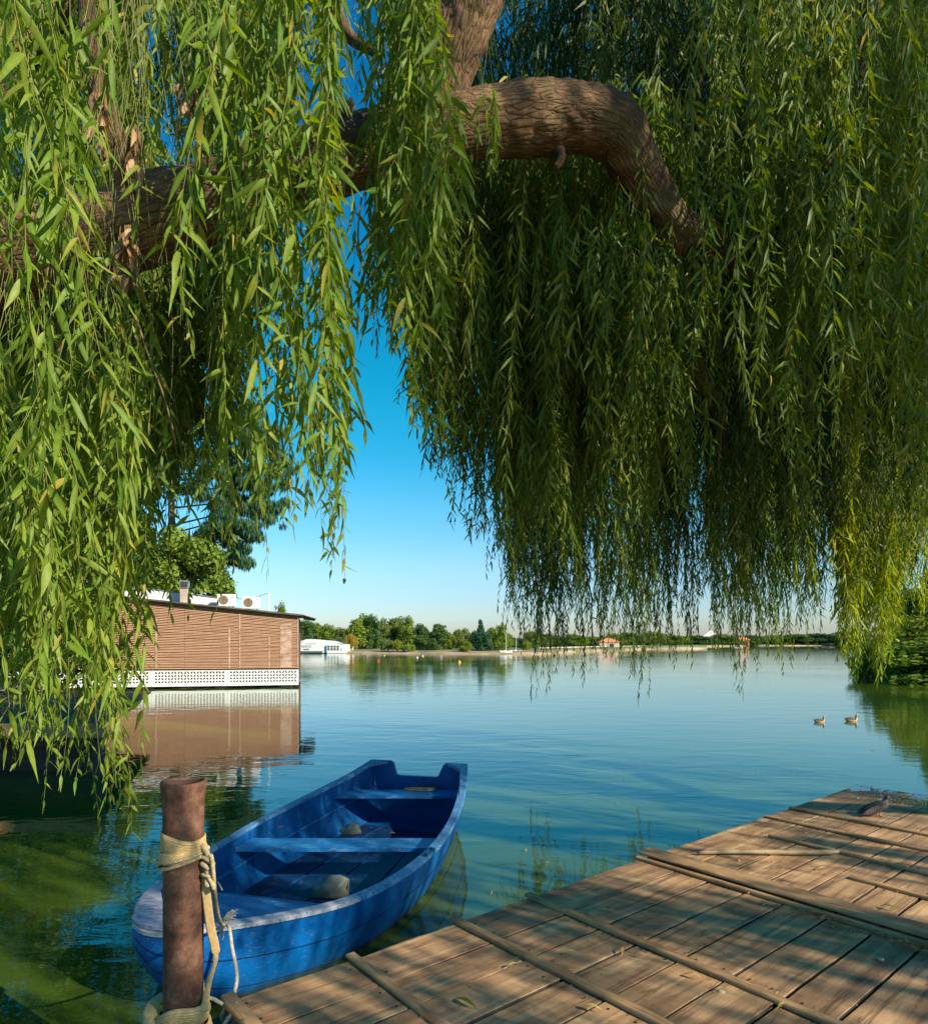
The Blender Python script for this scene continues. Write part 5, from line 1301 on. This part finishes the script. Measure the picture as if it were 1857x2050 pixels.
def curtain(name, lm, detail, spec, parts='leaf_curtain'):
    s = Strands()
    for q in spec: q(s)
    return s.build(name, lm, M['twig_green'], will, detail)
def zone(px0, px1, Y0, Y1, n, ybot, ytop=None, cl=1, clw=.07, hang=None, **kw):
    """strands hung over a span of photo columns at depths Y0..Y1; ybot(px) gives the lower end row, ytop the upper"""
    def f(s):
        k = 0
        while k < n:
            cx, cy = RG.uniform(px0, px1), RG.uniform(Y0, Y1); m_ = RG.integers(1, cl+1); tone = RG.random(); cb = RG.random()
            for _ in range(m_):
                Y = max(Y0*.95, cy+RG.normal()*clw); px = cx+RG.normal()*clw*F/cy
                yb = ybot(px, cb*.7+RG.random()*.3); yt = ytop(px, RG.random()) if ytop else -120*RG.random()-60
                if yb <= yt+30: k += 1; continue
                e = at(px, yb, Y); lf = at(px, yt, Y).z; a = at(px, yt if not hang else min(yt, hang), Y)
                s.strand((a.x, a.y, a.z), e.z, lf if hang else None, tone=tone, **kw); k += 1
    return f
def prof(pts, spread=0):
    xs = [p[0] for p in pts]; ys = [p[1] for p in pts]; 
    sp = [p[2] if len(p) > 2 else spread for p in pts]
    return lambda px, r: float(np.interp(px, xs, ys)-np.interp(px, xs, sp)*r**1.2)
big = dict(ll=.120, lw=.020, sp=.030, sway=.09, sub=.4, rad=.0017, tmin=.15, tmax=1.15)
med = dict(ll=.115, lw=.020, sp=.023, sway=.08, sub=.9, rad=.0016, tmin=.15, tmax=1.15)
fin = dict(ll=.110, lw=.017, sp=.019, sway=.07, sub=.9, rad=.0015, tmin=.12, tmax=1.1)
far_ = dict(ll=.125, lw=.018, sp=.020, sway=.09, sub=.9, rad=.002, tmin=.15, tmax=1.1)
def shade_strands(x0, x1, y0, y1, z0, z1, n, ln):  # clumps of strands added out of view to cast shade
    def f(s):
        k = 0
        while k < n:
            cx, cy, zt = RG.uniform(x0, x1), RG.uniform(y0, y1), RG.uniform(z0, z1); m_ = RG.integers(7, 15); tone = RG.random()
            for _ in range(m_):
                s.strand((cx+RG.normal()*.17, cy+RG.normal()*.11, zt), zt-ln*RG.uniform(.4, 1), ll=.15, lw=.026, sp=.035, sway=.08, sub=.5, rad=.003, tone=tone, tmin=.2, tmax=1.0); k += 1
    return f
# A: closest strands on the left
curtain('leaf_curtain', M['leaf_bright'], 2, [
  zone(-120,300,1.35,1.9,12, prof([(-120,820,560),(120,800,600),(300,640,480)]), cl=3, clw=.05, **big),
  zone(300,560,1.9,2.5,12, prof([(300,520,300),(420,760,460),(560,980,560)]), cl=3, clw=.05, **big),
  zone(556,656,2.0,2.6,17, prof([(556,1130,480),(600,1150,480),(640,1200,560),(656,1215,640)]), cl=3, clw=.025, **big)])
curtain('leaf_curtain', M['leaf_bright'], 2, [
  zone(642,688,2.15,2.5,6, prof([(642,1160,120),(688,1210,160)]), cl=2, clw=.01, **dict(big, sway=.03, sub=.25)),
  zone(470,545,2.2,2.6,5, prof([(470,1180,160),(545,1190,160)]), cl=1, clw=.01, **dict(big, sway=.04, sub=.3))])
# D: low left
curtain('leaf_curtain', M['leaf_bright'], 2, [
  zone(-60,215,2.45,2.95,42, prof([(-60,1500,420),(60,1620,420),(120,1740,520),(175,1560,400),(215,1500,500)]), lambda px, r: 600+300*r, cl=3, clw=.05, hang=540, **big),
  zone(-60,190,1.8,2.2,6, prof([(-60,1500,420),(60,1620,420),(190,1500,420)]), cl=2, clw=.05, **big),
  zone(195,265,2.3,2.7,12, prof([(195,1700,160),(265,1690,200)]), lambda px, r: 400+400*r, cl=3, clw=.03, hang=-100, **big),
  zone(255,300,2.6,3.0,5, prof([(255,1400,300),(300,1280,300)]), lambda px, r: 700+300*r, cl=2, clw=.03, hang=-100, **big),
  zone(340,440,2.5,2.8,6, prof([(340,1290,160),(440,1345,260)]), lambda px, r: 800+300*r, cl=2, clw=.02, hang=-100, **big)])
# C: behind the limb on the left
curtain('leaf_curtain', M['leaf'], 1, [
  zone(-80,600,3.3,4.4,210, prof([(-80,1330,420),(200,1270,420),(300,1200,360),(400,1080,360),(480,940,330),(560,800,320),(600,640,260)]), lambda px, r: 500-px*.22-260*r, cl=5, clw=.10, **med),
  zone(-80,500,4.5,5.8,130, prof([(-80,1330,260),(150,1290,300),(300,1150,300),(420,1000,300),(500,850,300)]), lambda px, r: 520-260*r, cl=5, clw=.12, **fin),
  zone(-60,560,3.2,4.6,70, prof([(-60,430,240),(560,300,200)]), lambda px, r: -200*r-100, cl=5, clw=.10, **med)])
curtain('leaf_curtain', M['leaf_shaded'], 0, [zone(-80,540,4.4,6.2,200, prof([(-80,420,240),(540,300,200)]), lambda px, r: -250*r-100, cl=7, clw=.12, **far_)])
# K: strip above the limb, with openings of sky
curtain('leaf_curtain', M['leaf_bright'], 1, [
  zone(380,590,3.5,4.8,26, prof([(380,340,160),(620,280,180)]), cl=4, clw=.07, **med),
  zone(620,850,3.4,4.6,20, prof([(620,240,200),(850,230,170)]), cl=5, clw=.05, **med),
  zone(770,850,2.2,2.9,5, prof([(690,330,230),(840,380,240)]), cl=3, clw=.04, **big)])
# E: in front of the limb at the left edge of the right mass
curtain('leaf_curtain', M['leaf_bright'], 2, [
  zone(782,856,2.5,3.0,22, prof([(782,600,320),(800,760,400),(850,940,480)]), cl=4, clw=.03, **med),
  zone(845,985,2.7,3.1,14, prof([(845,520,240),(985,430,200)]), lambda px, r: 150+130*r, cl=3, clw=.04, hang=-100, **med)])
# F, G: the main mass on the right
curtain('leaf_curtain', M['leaf'], 1, [
  zone(790,950,3.6,4.6,90, prof([(790,720,320),(850,960,360),(915,1060,420),(950,1120,420)]), lambda px, r: 330-120*r, cl=6, clw=.06, **fin),
  zone(950,1350,3.8,4.8,210, prof([(950,1120,500),(1010,1220,420),(1200,1200,420),(1350,1060,420)]), lambda px, r: 290-150*r, cl=6, clw=.09, **fin),
  zone(1120,1340,3.6,4.2,44, prof([(1120,1050,560),(1340,900,400)]), lambda px, r: 330+200*r, cl=5, clw=.07, **med)])
curtain('leaf_curtain', M['leaf_shaded'], 0, [
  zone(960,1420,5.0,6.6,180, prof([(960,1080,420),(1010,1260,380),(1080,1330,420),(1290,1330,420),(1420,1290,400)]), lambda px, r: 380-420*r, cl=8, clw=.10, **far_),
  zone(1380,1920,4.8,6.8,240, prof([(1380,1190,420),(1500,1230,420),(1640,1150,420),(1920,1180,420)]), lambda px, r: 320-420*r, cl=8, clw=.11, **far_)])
curtain('leaf_curtain', M['leaf'], 1, [
  zone(1440,1900,3.4,4.6,90, prof([(1440,900,500),(1650,1120,560),(1900,1120,560)]), lambda px, r: 100-300*r, cl=5, clw=.08, **med)])
# H: thin tips that reach lowest
TIPS = [(1083,1398),(1170,1368),(1120,1345),(1215,1318),(1285,1404),(1262,1350),(1345,1335),(1385,1325),(1425,1300),(1500,1398),(1470,1340),(1560,1350),(1585,1320),(1635,1292),(1045,1310),(1010,1265),(1240,1330),(1320,1300),(1445,1318),(1530,1310)]
def tips(s):
    for px, yb in TIPS:
        Y0 = RG.uniform(11.1, 12.2)
        for k in range(9):
            Y = Y0+RG.normal()*.10; x = px+RG.normal()*9*(1 if k else 0); q = yb-(0 if k == 0 else abs(RG.normal())*70)
            a = at(x, 300+RG.random()*250, Y); e = at(x, q, Y); s.strand((a.x,a.y,a.z), e.z, ll=.25, lw=.034, sp=.046, sway=.09, sub=.3, rad=.0038, tone=RG.random()*.6, tmin=.15, tmax=.7)
curtain('leaf_curtain', M['leaf'], 0, [tips,
  zone(1000,1700,7.2,9.4,140, prof([(1000,1230,360),(1100,1330,420),(1300,1335,480),(1450,1300,420),(1600,1330,480),(1700,1290,420)]), lambda px, r: 500-330*r, cl=13, clw=.11, ll=.18, lw=.025, sp=.032, sway=.09, sub=.6, rad=.003, tmin=.15, tmax=.8)])
# I: sunlit curtain at the right edge, of the neighbouring willow
will2 = thing('weeping_willow', 'bright sunlit yellow green willow hanging low over the lake at the right edge, with unseen strands added for shade', 'tree', (12.4, 1.2, .2))
will_ = will; will = will2
for k, c in enumerate([[(12.4,1.2,-.6,.45),(12.2,1.5,1.5,.36),(11.8,2.2,3.6,.30),(10.8,3.4,5.6,.22),(9.0,5.0,6.6,.14),(6.6,7.0,6.7,.08),(4.4,7.9,6.2,.04)],[(11.6,2.4,4.0,.2),(11.2,1.2,6.2,.14),(9.6,.6,7.4,.08)],[(10.9,3.3,5.5,.16),(11.4,5.4,6.6,.1),(10,7.6,6.8,.05)]]):
    limb(c, 'trunk' if k == 0 else 'limb', n=20, seed=40+k)
curtain('leaf_curtain', M['leaf_sun'], 0, [shade_strands(9.2,12.0,3.4,6.8,4.9,6.0,210,1.3), shade_strands(8.6,12.0,1.6,3.4,4.6,7.0,90,2.0), shade_strands(5.5,9.0,1.0,3.0,7.2,10,280,2.2)] + [  # first three groups: out-of-view strands added to shade water and right mass
  zone(1665,1960,7.0,8.6,170, prof([(1665,1270,300),(1700,1380,330),(1765,1375,300),(1800,1290,300),(1960,1330,330)]), lambda px, r: 640-160*r, cl=7, clw=.13, ll=.17, lw=.024, sp=.030, sway=.09, sub=.8, rad=.003, tmin=.2, tmax=1.0),
  zone(1690,1782,7.0,7.7,44, prof([(1690,1375,150),(1740,1390,150),(1782,1345,200)]), lambda px, r: 700-160*r, cl=7, clw=.07, ll=.17, lw=.024, sp=.030, sway=.09, sub=.8, rad=.003, tmin=.2, tmax=1.0),
  zone(1560,1700,6.8,8.2,50, prof([(1560,1200,260),(1700,1290,260)]), lambda px, r: 850-160*r, cl=6, clw=.12, ll=.15, lw=.022, sp=.030, sway=.08, sub=.8, rad=.003, tmin=.2, tmax=1.0)])
will = will_
# J: canopy at the top right
curtain('leaf_curtain', M['leaf_shaded'], 0, [
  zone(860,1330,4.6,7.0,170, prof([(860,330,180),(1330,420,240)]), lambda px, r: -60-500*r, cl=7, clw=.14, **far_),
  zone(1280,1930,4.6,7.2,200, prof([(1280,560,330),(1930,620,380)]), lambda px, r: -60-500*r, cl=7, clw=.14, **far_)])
# L: unseen crown strands over and behind the viewer, added to shade dock, boat, water
curtain('leaf_curtain', M['leaf'], 0, [shade_strands(5.6,9.6,-4.0,2.4,4.4,6.0,390,1.5), shade_strands(4.5,8.2,-1.2,2.4,6.8,9.2,300,2.6), shade_strands(2.6,5.6,-2.4,1.2,4.3,5.1,310,1.1)])
# bare twigs and dead leaf clusters
for ctrl in [[(1525,330,4.6),(1500,450,4.6),(1478,600,4.6),(1455,760,4.6),(1437,936,4.6)],[(1290,560,3.9),(1320,600,3.9),(1345,612,3.9)],[(262,495,2.7),(300,520,2.7),(352,540,2.7),(370,580,2.7),(376,690,2.7)],[(352,540,2.7),(315,560,2.7),(290,580,2.7)],[(270,630,2.5),(300,720,2.5),(330,800,2.5),(352,888,2.5)],[(1835,180,4.2),(1830,300,4.2),(1838,470,4.2),(1832,600,4.2)],[(1530,940,5),(1490,1010,5),(1440,1110,5)],[(723,395,2.6),(716,470,2.6),(724,520,2.6),(718,552,2.6)]]:
    b = MB(); b.tube(cat([at(*c) for c in ctrl], 6), .0042, 5); b.build('bare_twig', M['twig'], will, smooth=True)
s = Strands()
for (px, y0, y1, Y, k) in [(428,60,240,2.5,10),(250,450,570,2.6,9),(205,180,300,2.6,7),(560,200,240,2.8,4),(672,270,350,2.8,6),(690,190,235,3.0,6),(385,160,260,2.7,6),(270,250,380,2.8,5)]:
    for _ in range(k):
        a = at(px+RG.normal()*8, y0, Y); e = at(px, y1, Y); s.strand((a.x,a.y,a.z), e.z, ll=.09, lw=.034, sp=.055, sway=.04, sub=0, rad=.0018, tmin=.1, tmax=.8)
s.build('dead_leaves', M['dead'], M['twig'], will, 2)

# ------------------------------------------------------------------ birds
def bird(name, label, catg, loc, rz_, sc, path, mats, cuts, group=None, extra=None, n=16):
    """path: (x, z, half height, half width) from tail to beak"""
    t = thing(name, label, catg, loc, rz_, group)
    P = cat(path, 6)*sc; rows_ = []; m_ = len(P)
    for i, p in enumerate(P):
        d = P[min(i+1, m_-1)]-P[max(i-1, 0)]; tx, tz = d[0], d[1]; l = math.hypot(tx, tz) or 1; nx, nz = -tz/l, tx/l
        rows_.append([(p[0]+nx*p[2]*math.cos(a), p[3]*math.sin(a), p[1]+nz*p[2]*math.cos(a)) for a in np.linspace(0, 2*math.pi, n, endpoint=False)])
    b = MB()
    V = [q for r in rows_ for q in r]; n0 = len(b.v)
    fs, mi = [], []
    for i in range(m_-1):
        f = i/(m_-1); k_ = 0
        for c_, lo, hi, hm in cuts:
            if lo <= f < hi: k_ = c_
        for k in range(n):
            mm_ = k_
            for c_, lo, hi, hm in cuts:
                if lo <= f < hi and hm is not None:
                    up_ = math.cos(2*math.pi*(k+.5)/n)
                    if hm == 'low' and up_ < -.1: mm_ = c_
                    elif hm == 'low': mm_ = 0 if mm_ == c_ else mm_
            fs.append([i*n+k, i*n+(k+1)%n, (i+1)*n+(k+1)%n, (i+1)*n+k]); mi.append(mm_)
    b.v = V; b.f = fs+[list(range(n))[::-1], [(m_-1)*n+k for k in range(n)]]; b.mi = mi+[mi[0], mi[-1]]; b.r = [.5]*len(V); b.ac = [0]*len(V)
    if extra: extra(b, sc)
    b.build('body', mats, t, local=True, smooth=True)
    return t
PG = [simple('pigeon_grey', (.13,.095,.085), .7, var=.4, scale=60, bmp=.3), simple('pigeon_dark', (.035,.03,.04), .5, var=.3, scale=50), simple('pigeon_beak', (.25,.2,.16), .5), simple('pigeon_foot', (.30,.10,.07), .6)]
pp = on(1752,1634,DZ)
def legs(b, sc):
    b.m = 3
    for s_ in (-1, 1):
        y = .024*s_; b.tube([(.02*1,y,.045),(.018,y,.02),(.022,y,.003)], .0035, 6)
        for a in (-.5, 0, .5, 3.1): b.tube([(.022,y,.004),(.022+.028*math.cos(a),y+.028*math.sin(a),.003)], .0028, 5)
pg = bird('pigeon', 'dark grey brown pigeon standing on the dock end, facing the scattered corn', 'pigeon', pp, math.radians(2), 1.0,
  [(-.165,.022,.004,.016),(-.13,.030,.009,.022),(-.09,.045,.020,.030),(-.04,.070,.040,.045),(.02,.088,.050,.050),(.065,.100,.046,.046),(.088,.128,.030,.030),(.098,.152,.021,.021),(.110,.168,.021,.019),(.124,.166,.016,.014),(.134,.160,.006,.006),(.150,.152,.0015,.0015)],
  PG, [(1,0,.14,None),(1,.62,.86,None),(2,.9,1.1,None)], extra=legs)
for s_ in (-1, 1):
    b = MB(); rr = []
    for k in range(11):
        f = k/10; x = .05-.20*f; zc = .105-.075*f; hh = .038*math.sin(math.pi*min(1, .22+f*.75))+.002; y = s_*(.050-.018*f**2+.004)
        rr.append([(x+.0, y*(1-.16*abs(q)), zc+q*hh-.008*q*q) for q in (-1,-.5,0,.5,1)])
    b.grid(rr); o = b.build('wing', simple('pigeon_wing_brown', (.20,.14,.12), .7, var=.5, scale=90, bmp=.4), pg, local=True, smooth=True); md = o.modifiers.new('s','SOLIDIFY'); md.thickness = .004
    b = MB(); bm = bmesh.new(); bmesh.ops.create_icosphere(bm, subdivisions=1, radius=.0032); b.add([v.co+Vector((.114,s_*.0185,.171)) for v in bm.verts], [[v.index for v in f.verts] for f in bm.faces]); bm.free(); b.build('eye', M['cable'], pg, local=True, smooth=True)
DK = [simple('duck_back', (.13,.085,.05), .7, var=.5, scale=40, bmp=.2), simple('duck_flank', (.80,.52,.26), .7, var=.2, scale=40), simple('duck_bill', (.62,.42,.18), .5), simple('duck_head', (.42,.30,.18), .7, var=.3, scale=40)]
DP = [(-.205,.090,.004,.02),(-.17,.075,.020,.04),(-.11,.050,.050,.075),(-.03,.040,.068,.095),(.06,.045,.066,.09),(.115,.065,.050,.06),(.130,.105,.028,.03),(.135,.150,.026,.026),(.150,.178,.032,.029),(.176,.180,.026,.022),(.192,.170,.010,.014),(.225,.160,.006,.014),(.235,.158,.002,.008)]
for px, py, rz_, sc, lab in ((1640,1446,.10,.80,'smaller brown duck swimming, left one of the two on the open water'),(1704,1444,.04,.93,'larger brown duck swimming ahead with a raised head, right one of the two')):
    p = on(px, py); dkb = bird('duck', lab, 'duck', (p.x, p.y, -.008), rz_, sc, DP, DK, [(1,.0,.52,'low'),(3,.56,.80,None),(2,.86,1.1,None)], 'ducks swimming on the lake')
    for s_ in (-1, 1):
        b = MB(); rr = []
        for k in range(9):
            f = k/8; x = (.08-.26*f)*sc; hh = .036*math.sin(math.pi*min(1, .2+f*.78))*sc+.001; y = s_*(.092-.05*f**2)*sc
            rr.append([(x, y*(1-.25*abs(q) if q > 0 else 1), (.075+q*.9*hh/sc+.01*f)*sc) for q in (-1,-.4,.3,1)])
        b.grid(rr); o = b.build('wing', DK[0], dkb, local=True, smooth=True); md = o.modifiers.new('s','SOLIDIFY'); md.thickness = .006
